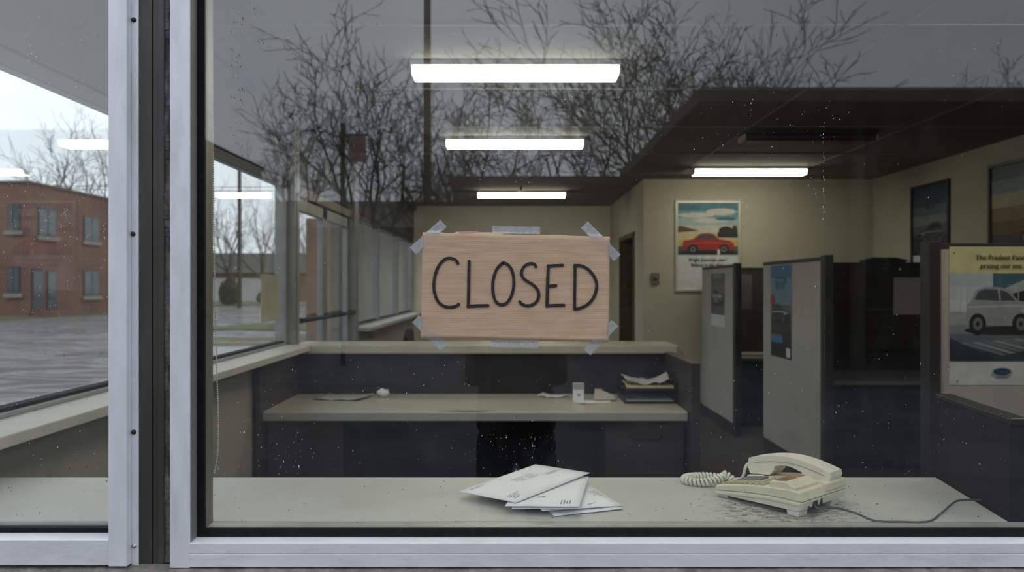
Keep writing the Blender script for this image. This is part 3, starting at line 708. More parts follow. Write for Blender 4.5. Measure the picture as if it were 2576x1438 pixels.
# handset
hs0, hs1 = .006, .236
def hz(s_): return .075 + .027 * math.sin(math.pi * (.08 + .84 * s_)) * 1.0
outer = [(hs0 + (hs1 - hs0) * i / 14, hz(i / 14) + .004 * (i / 14)) for i in range(15)]
inner = [(hs1 + .002, .075), (hs1 - .004, .056), (hs1 - .068, .056), (hs1 - .076, .072)] + [(hs0 + .078 + (hs1 - hs0 - .160) * i / 8, .073 + .007 * math.sin(math.pi * i / 8)) for i in range(8, -1, -1)] + [(hs0 + .074, .060), (hs0 + .062, .047), (hs0 + .004, .041), (hs0 - .003, .056), (hs0 - .002, .074)]
hsb = MB().prism([(u, .138, z) for u, z in outer + inner], (0, .056, 0)).build('handset', PLASTW, ph, .006, 3, noshift=True)
for f_ in hsb.data.polygons: f_.use_smooth = False
MB().prism([(u, .1374, z - .0150) for u, z in outer[1:-1]] + [(u, .1374, z - .0159) for u, z in outer[1:-1][::-1]], (0, .0572, 0)).build('handset_seam', mat('seam_grey', (.12, .115, .095), .6), ph, noshift=True)
PHROT = -51.3
ph.location = (.528, Y(1.958), CZ); ph.rotation_euler.z = R(PHROT)
def to_ph(p):                                      # world point to telephone coordinates
    d = Vector(p) - ph.location; return Matrix.Rotation(-R(PHROT), 3, 'Z') @ d
# coiled cord
def catmull(pts, n_):
    out = []
    for i in range(len(pts) - 1):
        p0, p1, p2, p3 = pts[max(i - 1, 0)], pts[i], pts[i + 1], pts[min(i + 2, len(pts) - 1)]
        for k in range(n_):
            t = k / n_; out.append(.5 * ((2 * p1) + (p2 - p0) * t + (2 * p0 - 5 * p1 + 4 * p2 - p3) * t * t + (3 * p1 - p0 - 3 * p2 + p3) * t ** 3))
    return out + [pts[-1]]
cpts = []
for a in range(-20, 321, 20):
    th = R(a); lift = .012 * max(0, (a - 250) / 70)
    cpts.append(Vector((.533 + .056 * math.cos(th), Y(2.085) + .036 * math.sin(th), CZ + .011 + lift)))
cpts = [Vector(p) for p in cpts]
cpts += [Vector((.578, Y(2.072), CZ + .029)), Vector((.592, Y(2.066), CZ + .024)), Vector((.603, Y(2.054), CZ + .013)), Vector((.614, Y(2.050), CZ + .012)), Vector((.626, Y(2.058), CZ + .017))]
fine = catmull(cpts, 60)
L_ = [0]
for a, b_ in zip(fine[:-1], fine[1:]): L_.append(L_[-1] + (b_ - a).length)
pitch, cr_, coil = .0102, .0080, []
samp = int(L_[-1] / pitch * 14); idx = 0; av = Vector((0, 0, 1))
for k in range(samp):
    s_ = L_[-1] * k / samp
    while idx < len(L_) - 2 and L_[idx + 1] < s_: idx += 1
    t = (s_ - L_[idx]) / max(1e-9, L_[idx + 1] - L_[idx]); p = fine[idx].lerp(fine[idx + 1], t)
    tg = (fine[idx + 1] - fine[idx]).normalized(); av = (av - tg * av.dot(tg)).normalized(); bv = tg.cross(av)
    th = 2 * math.pi * s_ / pitch
    coil.append(p + (av * math.cos(th) + bv * math.sin(th)) * cr_)
end = Matrix.Rotation(R(PHROT), 3, 'Z') @ Vector((hs0 - .001, .150, .060)) + ph.location
tail = catmull([coil[-1], fine[-1] + Vector((.003, -.001, .010)), (fine[-1] + end) / 2 + Vector((-.003, 0, .012)), end + Vector((-.008, .002, .002)), end], 6)
MB().tube([to_ph(p) for p in coil + tail[1:]], .0041, 8).build('coiled_cord', COILC, ph, noshift=True)
lc = [(2050, 1262, .02), (2062, 1268, .014), (2100, 1276, .004), (2150, 1289, .002), (2200, 1309, .002), (2262, 1312, .002), (2335, 1311, .002), (2368, 1290, .004), (2402, 1262, .009), (2430, 1257, .010), (2480, 1259, .006), (2520, 1268, .003)]
pts = []
for px, py, h_ in lc:
    Z = (CAMZ - CZ - h_) * F / (py - 719); pts.append(to_ph(P(px, py, Z)))
pts[0] = Vector((LU + .002, .057, .023)); pts[1] = Vector((LU + .014, .055, .016))
MB().tube(catmull(pts, 8), .0026, 8, flat=.6).build('line_cord', CORDG, ph, noshift=True)

# ================================================================== RECEPTION DESK
rd = thing('reception_desk', (-.2, Y(5.1), 0), 'long dark reception desk with cream worktop and raised counter', 'desk')
x0, x1 = -1.575, 1.095
MB().box(x0 + .02, x1, Y(4.69), Y(5.47), .678, .74).build('worktop', [CREAMLAM], rd, .008)
MB().box(x0 + .02, x1 - .005, Y(4.686), Y(4.692), .684, .734).build('worktop_edge', GREYLAM, rd, .003)
MB().box(x0, x1 + .05, Y(5.475), Y(5.53), 0, 1.03).build('back_panel', mat('slate_umber_panel', (.020, .019, .024), .5, 0, .2, 6), rd)
MB().box(x0 - .02, 1.195, Y(5.44), Y(5.84), 1.03, 1.095).build('raised_counter', [CREAMLAM], rd, .012)
MB().box(x0, x0 + .03, Y(4.63), Y(5.475), 0, 1.045).build('side_panel', DARKLAM, rd, .003)
MB().box(x1 + .005, x1 + .06, Y(4.63), Y(5.475), 0, 1.045).build('side_panel', DARKLAM, rd, .003)
MB().box(x0 + .04, -1.06, Y(4.74), Y(5.46), .03, .678).build('pedestal', DARKLAM, rd, .003)
pd = MB().box(.585, x1 - .01, Y(4.76), Y(5.46), .03, .678).build('pedestal', DARKLAM, rd, .003)
for z0, z1 in ((.04, .325), (.335, .655)):
    dw = MB().box(.592, x1 - .017, Y(4.742), Y(4.765), z0, z1).build('drawer', mat('drawer_front_umber', (.05, .042, .04), .4, 0, .15, 8, stretch=(1, 1, 6)), rd, .003)
    MB().tube([(.74, Y(4.74), z1 - .075), (.76, Y(4.725), z1 - .085), (.92, Y(4.725), z1 - .085), (.94, Y(4.74), z1 - .075)], .007, 8).build('handle', POSTDARK, dw)
MB().box(-1.05, .58, Y(5.30), Y(5.33), .03, .677).build('modesty_panel', DARKBLUE, rd)
MB().prism([(-.28 + .17 * math.cos(a) + .02 * math.sin(3 * a), Y(4.712) + .02 * math.sin(a), .7402) for a in [i * math.pi / 10 for i in range(20)]], (0, 0, .0006)).build('rust_stain', mat('brown_stain', (.25, .13, .05), .6, 0, .3, 20), rd)

def sheet(name, pts, m, label, cat, crumple=.004, seed=0, thick=.0012, group=None):
    g = MB(); n_ = 8; vs = []
    a, b_, c_, d_ = [Vector(p) for p in pts]
    for i in range(n_ + 1):
        for j in range(n_ + 1):
            s_, t_ = i / n_, j / n_
            p = (a * (1 - s_) + b_ * s_) * (1 - t_) + (d_ * (1 - s_) + c_ * s_) * t_
            p.z += crumple * abs(mnoise.noise((s_ * 2.5 + seed, t_ * 2.5, seed))) + crumple * .5 * (s_ - .5) ** 2 * 4
            vs.append(p)
    fs = [[i * 9 + j, (i + 1) * 9 + j, (i + 1) * 9 + j + 1, i * 9 + j + 1] for i in range(n_) for j in range(n_)]
    g.add(vs, fs, 0, True); o = g.build(name, m)
    so = o.modifiers.new('s', 'SOLIDIFY'); so.thickness = thick; so.offset = 1 if o.data.polygons[0].normal.z > 0 else -1
    return tag(o, label, cat, group)
WT = .7405
sheet('paper_sheet', [(-1.36, Y(5.16), WT), (-1.03, Y(5.10), WT), (-.98, Y(5.38), WT), (-1.3, Y(5.40), WT)], PAPERG, 'creased plastic-like paper sheet on the reception worktop, at its left end', 'paper', .022, 3)
g = MB(); g.ball((-.905, Y(5.30), WT + .028), (.042, .035, .030), 12, 8)
for v in g.v:
    n_ = mnoise.noise(v * 40); c_ = Vector((-.905, Y(5.30), WT + .028)); v += (v - c_) * .45 * n_
zmin = min(v.z for v in g.v)
for v in g.v: v.z += WT - zmin
tag(g.build('crumpled_paper', PAPER), 'small crumpled white paper ball on the reception worktop', 'paper')
bx = thing('paper_box', (.445, Y(5.08), WT), 'upright white box standing on the reception worktop', 'box')
MB().box(.410, .482, Y(5.05), Y(5.10), WT, WT + .115).build('carton', PAPER, bx, .003)
MB().box(.409, .483, Y(5.049), Y(5.101), WT + .085, WT + .128).build('lid', mat('grey_white_card', (.45, .46, .48), .7), bx, .002)
MB().box(.438, .456, Y(5.0485), Y(5.0495), WT + .045, WT + .058).build('label_mark', INK, bx)
sheet('loose_papers', [(.18, Y(5.30), WT), (.36, Y(5.26), WT), (.40, Y(5.36), WT), (.22, Y(5.42), WT)], PAPER, 'loose white papers left of the upright box on the worktop', 'paper', .02, 8)
sheet('flat_paper', [(.42, Y(5.00), WT), (.66, Y(5.02), WT), (.68, Y(5.16), WT), (.5, Y(5.14), WT)], PAPER, 'flat white sheet between the upright box and the letter tray', 'paper', .006, 5)
tdp = thing('tape_dispenser', (.60, Y(5.13), WT + .008), 'white tape dispenser beside the upright box on the worktop', 'dispenser')
MB().prism([(.555, Y(5.11), WT + .008), (.70, Y(5.11), WT + .008), (.70, Y(5.11), WT + .035), (.66, Y(5.11), WT + .05), (.60, Y(5.11), WT + .075), (.565, Y(5.11), WT + .08)], (0, .05, 0)).build('base', mat('white_plastic', (.6, .58, .52), .5), tdp, .004)
MB().cyl((.60, Y(5.125), WT + .058), (.60, Y(5.145), WT + .058), .026, 16).build('tape_roll', mat('brown_tape', (.35, .2, .1), .5), tdp)
ty = thing('letter_tray', (.93, Y(5.15), WT), 'two tier black letter tray on the reception worktop', 'tray')
t0, t1, tya, tyb = .745, 1.085, Y(5.0), Y(5.34)
for zb in (WT, WT + .085):
    MB().box(t0, t1, tya, tyb, zb, zb + .006).box(t0, t0 + .006, tya, tyb, zb, zb + .05).box(t1 - .006, t1, tya, tyb, zb, zb + .05).box(t0, t1, tyb - .006, tyb, zb, zb + .06).box(t0, t1, tya, tya + .005, zb, zb + .018).build('tier', mat('black_tray_plastic', (.012, .014, .02), .35), ty, .002)
for x in (t0, t1 - .008):
    for y in (tya + .01, tyb - .02): MB().box(x, x + .008, y, y + .008, WT, WT + .09).build('riser', MATS['black_tray_plastic'], ty)
tag(MB().box(t0 + .015, t1 - .015, tya + .008, tyb - .02, WT + .006, WT + .022).build('paper_stack', PAPERG, bevel=.001), 'stack of papers in the lower tier of the letter tray', 'paper')
tag(MB().box(t0 + .012, t1 - .012, tya + .007, tyb - .02, WT + .0912, WT + .118).build('manila_folder', mat('manila_card', (.62, .54, .30), .7), bevel=.002), 'yellow manila folder in the upper tier of the letter tray', 'folder')
sheet('tray_papers', [(t0 + .02, tya + .02, WT + .119), (t1 - .03, tya + .01, WT + .119), (t1 - .02, tyb - .03, WT + .121), (t0 + .02, tyb - .03, WT + .121)], PAPERG, 'curled grey papers on top of the manila folder', 'paper', .06, 11)

# chair behind the raised counter, dark lounge chair in the lobby
def seat_chair(name, loc, rz, m, mb, label, wd=.5, hb=.98, seat=.46):
    r = thing(name, loc, label, 'chair'); 
    MB().box(-wd / 2, wd / 2, -.24, .24, seat - .08, seat).build('seat', m, r, .03, 3, noshift=True)
    pts = [(x, .0, z) for x, z in [(-wd / 2, seat + .06), (wd / 2, seat + .06), (wd / 2, hb - .12)] + [(wd / 2 * math.cos(a) * (1 if abs(math.cos(a)) < .9 else 1), hb - .12 + .12 * math.sin(a)) for a in [math.pi * i / 10 for i in range(1, 10)]] + [(-wd / 2, hb - .12)]]
    MB().prism([(x, .20, z) for x, _, z in pts], (0, .06, 0)).build('backrest', m, r, .02, 3, noshift=True)
    for sx in (-1, 1):
        for yy in (-.2, .2): MB().cyl((sx * (wd / 2 - .04), yy, 0), (sx * (wd / 2 - .05), yy * .9, seat - .07), .016, 10).build('leg', mb, r, noshift=True)
        MB().box(sx * (wd / 2 - .07) - .012, sx * (wd / 2 - .07) + .012, .2, .225, seat - .05, seat + .12).build('back_support', mb, r, noshift=True)
    r.rotation_euler.z = rz
    return r
seat_chair('round_back_chair', (1.12, Y(6.35), 0), R(180), mat('tan_vinyl', (.42, .38, .27), .5), POSTDARK, 'tan round backed chair behind the raised reception counter', .56, 1.07)
seat_chair('lobby_chair', (-1.08, Y(9.6), 0), R(90), FABDARK, POSTDARK, 'dark lobby chair under the far side windows', .58, .98)
bn = thing('lobby_bench', (-1.15, Y(8.35), 0), 'low dark bench under the far side windows, beside the glass door', 'bench')
MB().box(-1.40, -.95, Y(8.0), Y(8.7), .36, .46).build('seat', FABDARK, bn, .02)
for xx in (-1.36, -1.0):
    for yy in (8.05, 8.65): MB().box(xx - .02, xx + .02, Y(yy) - .02, Y(yy) + .02, 0, .36).build('leg', POSTDARK, bn)

# ================================================================== CUBICLES
PT = 1.74
def partition(name, xa, Za, xb, Zb, label, m1, m2=None, post=None, thick=.05):
    r = thing(name, ((xa + xb) / 2, Y((Za + Zb) / 2), 0), label, 'partition', 'cubicle partitions')
    a, b_ = Vector((xa, Y(Za), 0)), Vector((xb, Y(Zb), 0)); d = (b_ - a).normalized(); n_ = Vector((-d.y, d.x, 0)) * thick / 2
    q = lambda z, k=1.: [a + n_ * k + Vector((0, 0, z)), b_ + n_ * k + Vector((0, 0, z)), b_ - n_ * k + Vector((0, 0, z)), a - n_ * k + Vector((0, 0, z))]
    MB().prism(q(.12), (0, 0, PT - .15)).build('fabric_panel', m1, r, .004)
    MB().prism(q(0, .8), (0, 0, .12)).build('kick_plate', POSTDARK, r)
    MB().prism(q(PT - .03, 1.15), (0, 0, .03)).build('cap_rail', POSTDARK, r, .003)
    for e in post or []:
        c = a if e == 0 else b_
        s_ = .045 if e == 0 else .045
        MB().box(c.x - s_ * .7, c.x + s_ * .7, c.y - s_, c.y + s_, 0, PT + .012).build('post', POSTDARK, r, .004)
    return r
partition('cubicle_partition', 2.36, 7.02, 2.36, 5.66, 'grey partition with the tall narrow blue poster', FABRIC, post=[1])
partition('cubicle_partition', 2.28, 8.96, 2.28, 7.65, 'grey partition with the black and white poster, near the rear wall', FABRIC, post=[1])
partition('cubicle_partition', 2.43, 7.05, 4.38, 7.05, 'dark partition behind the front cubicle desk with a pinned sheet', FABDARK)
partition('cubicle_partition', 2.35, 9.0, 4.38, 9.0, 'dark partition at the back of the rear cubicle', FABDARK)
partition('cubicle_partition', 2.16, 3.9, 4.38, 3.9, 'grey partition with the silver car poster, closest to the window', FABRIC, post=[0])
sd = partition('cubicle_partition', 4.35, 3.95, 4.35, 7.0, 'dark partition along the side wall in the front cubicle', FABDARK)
def cub_desk(x0, x1, Za, Zb, label):
    r = thing('cubicle_desk', ((x0 + x1) / 2, Y((Za + Zb) / 2), 0), label, 'desk', 'cubicle desks')
    MB().box(x0, x1, Y(Za), Y(Zb), .705, .74).build('worktop', mat('dull_grey_worktop', (.24, .24, .24), .5, 0, .08, 5), r, .006)
    MB().box(x0 + .02, x0 + .05, Y(Za) + .03, Y(Zb) - .02, 0, .705).build('side_panel', DARKBLUE, r)
    MB().box(x1 - .05, x1 - .02, Y(Za) + .03, Y(Zb) - .02, 0, .705).build('side_panel', DARKBLUE, r)
    MB().box(x0 + .05, x1 - .05, Y(Za) + .06, Y(Za) + .08, .03, .705).build('front_panel', DARKBLUE, r)
    return r
cub_desk(2.42, 4.30, 6.20, 7.0, 'cubicle desk below the pinned sheet, with dark blue front')
cub_desk(2.34, 4.35, 8.2, 8.95, 'cubicle desk in the rear cubicle, with a keyboard on it')
kb = thing('keyboard', (2.66, Y(8.42), .74), 'pale keyboard on the rear cubicle desk', 'keyboard')
MB().prism([(2.48, Y(8.34), .7405), (2.48, Y(8.50), .7405), (2.48, Y(8.50), .775), (2.48, Y(8.34), .76)], (.40, 0, 0)).build('case', mat('beige_plastic', (.4, .36, .28), .5), kb, .003)
MB().prism([(2.49, Y(8.355), .7628), (2.49, Y(8.485), .775), (2.49, Y(8.485), .780), (2.49, Y(8.355), .767)], (.38, 0, 0)).build('keys', mat('grey_keys', (.3, .28, .24), .5), kb, .001)
ts = thing('task_lamp', (3.50, Y(7.05), PT), 'flat black lamp lying on top of the dark partition', 'lamp')
MB().prism([(3.27 + .02 * k, Y(7.0), PT + .001) for k in (0, 19)] + [(3.68, Y(7.0), PT + .02), (3.56, Y(7.0), PT + .045), (3.36, Y(7.0), PT + .045), (3.26, Y(7.0), PT + .02)], (0, .1, 0)).build('lamp_shade', BLACKF, ts, .004)
ps = tag(MB().box(3.545, 3.81, Y(7.02) - .0025, Y(7.02) - .0005, 1.255, 1.60).build('pinned_sheet', PAPERG), 'white sheet pinned on the dark partition of the front cubicle', 'paper')
tag(MB().ball((3.60, Y(7.02) - .012, 1.675), .012).build('push_pin', PAPER), 'white push pin above the pinned sheet', 'pin')
tag(MB().box(2.62, 2.85, Y(8.97) - .0022, Y(8.97) - .0005, 1.25, 1.66).build('dim_notice', mat('dim_mauve_paper', (.12, .10, .10), .9)), 'dim mauve notice on the dark rear partition', 'paper')

# ------------------------------------------------ posters (flat prints with layered ink)
def flatmat(name, c, rough=.5): return mat('print_' + name, c, rough, 0, .12, 14)
class Print:
    """origin o, unit axes ex (right), ez (up), n (towards the viewer); shapes in 0..1 x 0..1"""
    def __init__(s, o, ex, ez, n, w_, h_): s.o, s.ex, s.ez, s.n, s.w, s.h = Vector(o), Vector(ex), Vector(ez), Vector(n), w_, h_; s.mb = MB(); s.ms = []; s.k = 0
    def pt(s, x, y, k): return s.o + s.ex * (x * s.w) + s.ez * (y * s.h) + s.n * (.0008 + .00018 * k)
    def mi(s, m):
        if m not in s.ms: s.ms.append(m)
        return s.ms.index(m)
    def poly(s, pts, m): s.k += 1; s.mb.add([s.pt(x, y, s.k) for x, y in pts], [list(range(len(pts)))], s.mi(m)); return s
    def ell(s, cx, cy, rx, ry, m, n_=28): return s.poly([(cx + rx * math.cos(2 * math.pi * i / n_), cy + ry * math.sin(2 * math.pi * i / n_)) for i in range(n_)], m)
    def rect(s, x0, y0, x1, y1, m): return s.poly([(x0, y0), (x1, y0), (x1, y1), (x0, y1)], m)
    def text(s, t, cx, y, size, m, sx=1., bold=0):
        s.k += 1; vs, fs = text_geo(t, size, 'CENTER', sx)
        for dx in ([0] if not bold else [-bold, 0, bold]): s.mb.add([s.pt(cx, y, s.k) + s.ex * (vx + dx) + s.ez * vy for vx, vy in vs], fs, s.mi(m))
        return s
    def bands(s, y0, y1, cols, x0=0, x1=1):
        n_ = len(cols)
        for i, c in enumerate(cols): s.rect(x0, y0 + (y1 - y0) * i / n_, x1, y0 + (y1 - y0) * (i + 1) / n_, flatmat('band%d_%d_%d' % tuple(int(q * 1000) for q in c), c))
        return s
    def done(s, parent, name='print'): return s.mb.build(name, s.ms, parent)
def car(pr, x, y, w_, h_, body, glassm, dark, light, suv=True, flip=False):
    f = lambda u: x + (1 - u if flip else u) * w_
    q = lambda pts: [(f(u), y + v * h_) for u, v in pts]
    pr.ell(x + .5 * w_, y + .06 * h_, .52 * w_, .09 * h_, dark)
    if suv:
        pr.poly(q([(0, .30), (.02, .62), (.06, .70), (.12, .93), (.22, 1.0), (.42, .99), (.52, .92), (.63, .70), (.80, .66), (.95, .58), (1, .45), (1, .22), (.92, .15), (.12, .17)]), body)
        pr.poly(q([(.10, .72), (.15, .90), (.23, .95), (.38, .94), (.40, .70)]), glassm).poly(q([(.42, .70), (.41, .94), (.50, .88), (.60, .70)]), glassm)
        pr.poly(q([(.03, .58), (.62, .62), (.92, .54), (.92, .51), (.62, .57), (.03, .54)]), light)
        pr.poly(q([(.80, .50), (.98, .50), (.98, .36), (.82, .38)]), dark).poly(q([(.66, .52), (.78, .54), (.77, .46), (.68, .45)]), light).poly(q([(.7, .28), (1, .30), (1, .2), (.72, .17)]), dark)
    else:
        pr.poly(q([(0, .25), (.01, .50), (.10, .62), (.30, .70), (.40, .95), (.52, 1.), (.66, .96), (.80, .70), (.97, .62), (1, .40), (.97, .20), (.1, .16)]), body)
        pr.poly(q([(.34, .70), (.42, .91), (.53, .94), (.54, .70)]), glassm).poly(q([(.56, .70), (.55, .94), (.64, .92), (.75, .70)]), glassm)
        pr.poly(q([(.02, .48), (.5, .56), (.97, .48), (.97, .45), (.5, .52), (.02, .44)]), light)
    for u in ((.14, .66) if suv else (.2, .8)):
        pr.ell(f(u), y + .2 * h_, .10 * w_ * (1.05 if u > .5 else 1), .23 * h_, dark).ell(f(u), y + .2 * h_, .058 * w_, .14 * h_, flatmat('rim', (.16, .165, .175))).ell(f(u), y + .2 * h_, .022 * w_, .055 * h_, dark)
m_sil = flatmat('silver', (.30, .31, .33)); m_dk = flatmat('dark', (.02, .022, .026)); m_gl = flatmat('glass', (.06, .075, .09)); m_li = flatmat('light', (.55, .57, .6)); m_wh = flatmat('white', (.66, .68, .70)); m_red = flatmat('red', (.38, .035, .03))

# silver car poster on the near partition
px0, px1, yt, yb = 2388, 2648, 620, 968; Zp = 3.872
a = P(px0, yb, Zp); w_ = (px1 - px0) / F * Zp; h_ = (yb - yt) / F * Zp
r = thing('car_poster', a, 'poster of a silver car with yellow heading on the near grey partition', 'poster')
MB().box(a.x, a.x + w_, a.y, a.y + .0022, a.z, a.z + h_).build('sheet', m_wh, r)
pr = Print(a, (1, 0, 0), (0, 0, 1), (0, -1, 0), w_, h_)
pr.rect(0, .807, 1, 1, flatmat('straw', (.58, .54, .30)))
pr.bands(.42, .807, [(.62, .65, .69), (.56, .60, .65), (.50, .55, .61), (.42, .49, .56)], 0, 1)
pr.poly([(.42, .807), (1, .807), (1, .45), (.42, .60)], flatmat('teal_dark', (.05, .12, .16)))
pr.poly([(.34, .63), (.42, .66), (.78, .78), (1, .80), (1, .72), (.70, .68), (.42, .62)], flatmat('roofline', (.36, .40, .44)))
pr.poly([(.40, .60), (.70, .68), (1, .72), (1, .45), (.40, .45)], m_dk)
for x in (.60, .66, .84, .9): pr.rect(x, .48, x + .012, .70, m_sil)
for x in (.10, .16): pr.poly([(x, .50), (x + .008, .50), (x + .02, .72), (x + .015, .72)], flatmat('haze', (.42, .45, .5)))
pr.rect(0, .48, .16, .53, flatmat('haze2', (.34, .34, .36)))
pr.bands(.175, .50, [(.035, .055, .075), (.06, .085, .11), (.12, .15, .18), (.22, .26, .30), (.34, .38, .42)])
pr.poly([(0, .175), (0, .34), (.50, .175)], flatmat('navy', (.025, .04, .06)))
for i in range(7): pr.poly([(.1 + .1 * i, .30 + .006 * i), (.5 + .08 * i, .215 + .012 * i), (.56 + .08 * i, .222 + .012 * i), (.16 + .1 * i, .31 + .006 * i)], flatmat('streak%d' % (i % 2), (.26, .30, .33) if i % 2 else (.16, .2, .23)))
car(pr, .155, .375, .80, .335, m_sil, m_gl, m_dk, flatmat('sheen', (.44, .46, .49)))
pr.text('The Predent Fanch', .5, .905, .036, flatmat('caption', (.05, .05, .05)), .98, .0008).text('prizing our ens.', .5, .845, .036, flatmat('caption', (.05, .05, .05)), .98, .0008)
pr.ell(.5, .098, .098, .032, m_wh).ell(.5, .098, .092, .0285, flatmat('oval_blue', (.01, .045, .16))).ell(.5, .098, .084, .0245, m_li).ell(.5, .098, .081, .0232, flatmat('oval_blue', (.01, .045, .16)))
pr.text('Ford', .5, .0875, .024, m_wh, 1.25, .0005).text('Go Further', .5, .047, .012, flatmat('caption', (.05, .05, .05)), 1.3)
pr.done(r)
for (x, y) in ((.04, .955), (.07, .03)): MB().ball(pr.pt(x, y, 40) , .004, 8, 5).build('pin', RUSTM, r)

def wall_frame(name, o, ex, n, w_, h_, fm, label, fw=.03, depth=.025):
    o, ex, n = Vector(o), Vector(ex), Vector(n); ez = Vector((0, 0, 1))
    r = thing(name, o, label, 'poster'); q = lambda x, z: o + ex * x + ez * z
    g = MB()
    for (xa, xb, za, zb) in ((0, w_, 0, fw), (0, w_, h_ - fw, h_), (0, fw, fw, h_ - fw), (w_ - fw, w_, fw, h_ - fw)): g.prism([q(xa, za), q(xb, za), q(xb, zb), q(xa, zb)], n * depth)
    g.build('frame', fm, r, .003)
    MB().prism([q(fw, fw), q(w_ - fw, fw), q(w_ - fw, h_ - fw), q(fw, h_ - fw)], n * .006).build('sheet', m_wh, r)
    return r, Print(o + ex * fw + ez * fw + n * .006, ex, ez, n, w_ - 2 * fw, h_ - 2 * fw)
# red car poster on the rear wall
a = P(1698, 733, ZR - .002); w_ = 164 / F * ZR; h_ = 228 / F * ZR
r, pr = wall_frame('framed_poster', a, (1, 0, 0), (0, -1, 0), w_, h_, SILVERF, 'framed poster of a red car on the rear cream wall')
pr.bands(.40, 1., [(.33, .27, .17), (.60, .42, .16), (.62, .52, .28), (.56, .54, .44), (.36, .46, .48), (.14, .30, .38), (.06, .19, .27)])
for i, (x, y, rx, ry, c) in enumerate(((.3, .86, .3, .03, 'cl'), (.72, .90, .25, .04, 'cl'), (.55, .80, .3, .03, 'cl'), (.2, .95, .2, .03, 'cd'), (.8, .82, .18, .02, 'cd'))): pr.ell(x, y, min(rx, x, 1 - x), ry, flatmat('cloud_' + c, (.58, .56, .50) if c == 'cl' else (.05, .14, .2)))
pr.poly([(0, .72), (.05, .74), (.25, .70), (.36, .68), (.2, .67), (0, .66)], flatmat('brown_hill', (.13, .07, .03)))
pr.ell(.80, .68, .12, .05, m_dk).poly([(.66, .60), (.66, .66), (.9, .70), (.92, .74), (.98, .74), (1, .60)], flatmat('dark_trees', (.03, .03, .028)))
pr.bands(.40, .50, [(.05, .06, .08), (.09, .08, .085), (.16, .12, .11)])
car(pr, .08, .415, .86, .24, m_red, m_gl, m_dk, flatmat('red_sheen', (.55, .12, .08)), False, True)
pr.rect(.66, .40, .70, .46, m_wh)
pr.text('Bright Journeys start', .5, .325, .058, INKB, .95, .001).text('Believe in the drive', .5, .262, .058, INKB, .9, .001)
pr.done(r)
# two posters on the right-hand wall
def right_wall(Za, Zb, z0, z1, fm, label):
    return wall_frame('framed_poster', (XR - .001, Y(Zb), z0), (0, -1, 0), (-1, 0, 0), Zb - Za, z1 - z0, fm, label)
r, pr = right_wall(7.58, 8.30, 1.72, 2.60, BLACKF, 'framed dark blue poster on the side wall, nearer the rear corner')
pr.bands(.12, 1., [(.02, .03, .03), (.03, .04, .045), (.10, .12, .12), (.20, .22, .22), (.10, .15, .19), (.03, .07, .11), (.025, .055, .10)])
pr.text('SOMEWHERE ELSE', .5, .78, .06, m_li, .95, .001).text('READY', .5, .70, .06, m_li, 1., .001)
car(pr, .1, .25, .8, .28, flatmat('deep_blue', (.05, .07, .10)), m_dk, m_dk, m_sil, True, True); pr.done(r)
r, pr = right_wall(5.4, 6.95, 1.70, 2.62, BLACKF, 'framed large landscape poster on the side wall, nearer the shop window')
pr.bands(0, 1., [(.02, .018, .014), (.05, .035, .02), (.12, .07, .025), (.22, .14, .05), (.40, .36, .20), (.16, .20, .24), (.07, .10, .13)])
pr.ell(.75, .82, .2, .1, m_li); car(pr, .2, .18, .6, .3, flatmat('umber_car', (.10, .05, .025)), m_dk, m_dk, m_red, False); pr.done(r)
# narrow blue poster and black-and-white poster on the partitions
def part_poster(xp, Za, Zb, z0, z1, label, name):
    r = thing(name, (xp, Y(Zb), z0), label, 'poster')
    MB().box(xp, xp + .002, Y(Za), Y(Zb), z0, z1).build('sheet', m_wh, r)
    return r, Print((xp, Y(Zb), z0), (0, -1, 0), (0, 0, 1), (-1, 0, 0), Zb - Za, z1 - z0)
r, pr = part_poster(2.332, 6.30, 6.80, .90, 1.70, 'tall narrow blue poster on the grey partition', 'partition_poster')
pr.bands(0, 1., [(.015, .018, .025), (.03, .035, .05), (.05, .05, .06), (.10, .12, .16), (.16, .24, .34), (.14, .28, .42), (.05, .16, .32)])
pr.text('ACTION', .5, .80, .085, m_li, .9, .001).text('EVENT', .5, .735, .085, m_li, .9, .001)
car(pr, .06, .38, .88, .2, flatmat('navy2', (.05, .06, .09)), m_gl, m_dk, m_li)
pr.rect(.04, .16, .6, .235, flatmat('azure', (.06, .20, .42))).rect(.04, .235, .6, .25, flatmat('rust', (.3, .1, .04))).rect(.78, .02, .96, .12, m_wh).ell(.1, .62, .1, .06, m_red); pr.done(r)
r, pr = part_poster(2.252, 8.0, 8.55, 1.08, 1.66, 'black and white car poster on the partition near the rear wall', 'partition_poster')
pr.bands(.22, 1., [(.12, .12, .12), (.08, .08, .08), (.16, .15, .15), (.11, .11, .11)])
car(pr, .08, .4, .84, .3, flatmat('grey_car', (.22, .22, .22)), m_dk, m_dk, m_li); pr.text('THE RANGE', .5, .9, .07, m_li, .9); pr.done(r)
# thermostat and beige notice
th = thing('thermostat', P(1648, 700, ZR), 'small beige thermostat on the rear wall left of the framed poster', 'thermostat')
c_ = P(1648, 700, ZR)
MB().box(c_.x - .05, c_.x + .05, c_.y - .03, c_.y, c_.z - .07, c_.z + .07).build('case', mat('beige_case', (.20, .17, .12), .5), th, .01)
MB().cyl(c_ + Vector((0, -.03, .005)), c_ + Vector((0, -.04, .005)), .032, 16).build('dial', mat('grey_dial', (.12, .11, .09), .4), th)
tag(MB().box(XL - .056, XL - .053, Y(4.98), Y(5.36), 1.28, 1.60).build('window_notice', mat('beige_notice_paper', (.50, .48, .40), .8)), 'beige paper notice stuck inside the side window by the post', 'notice')

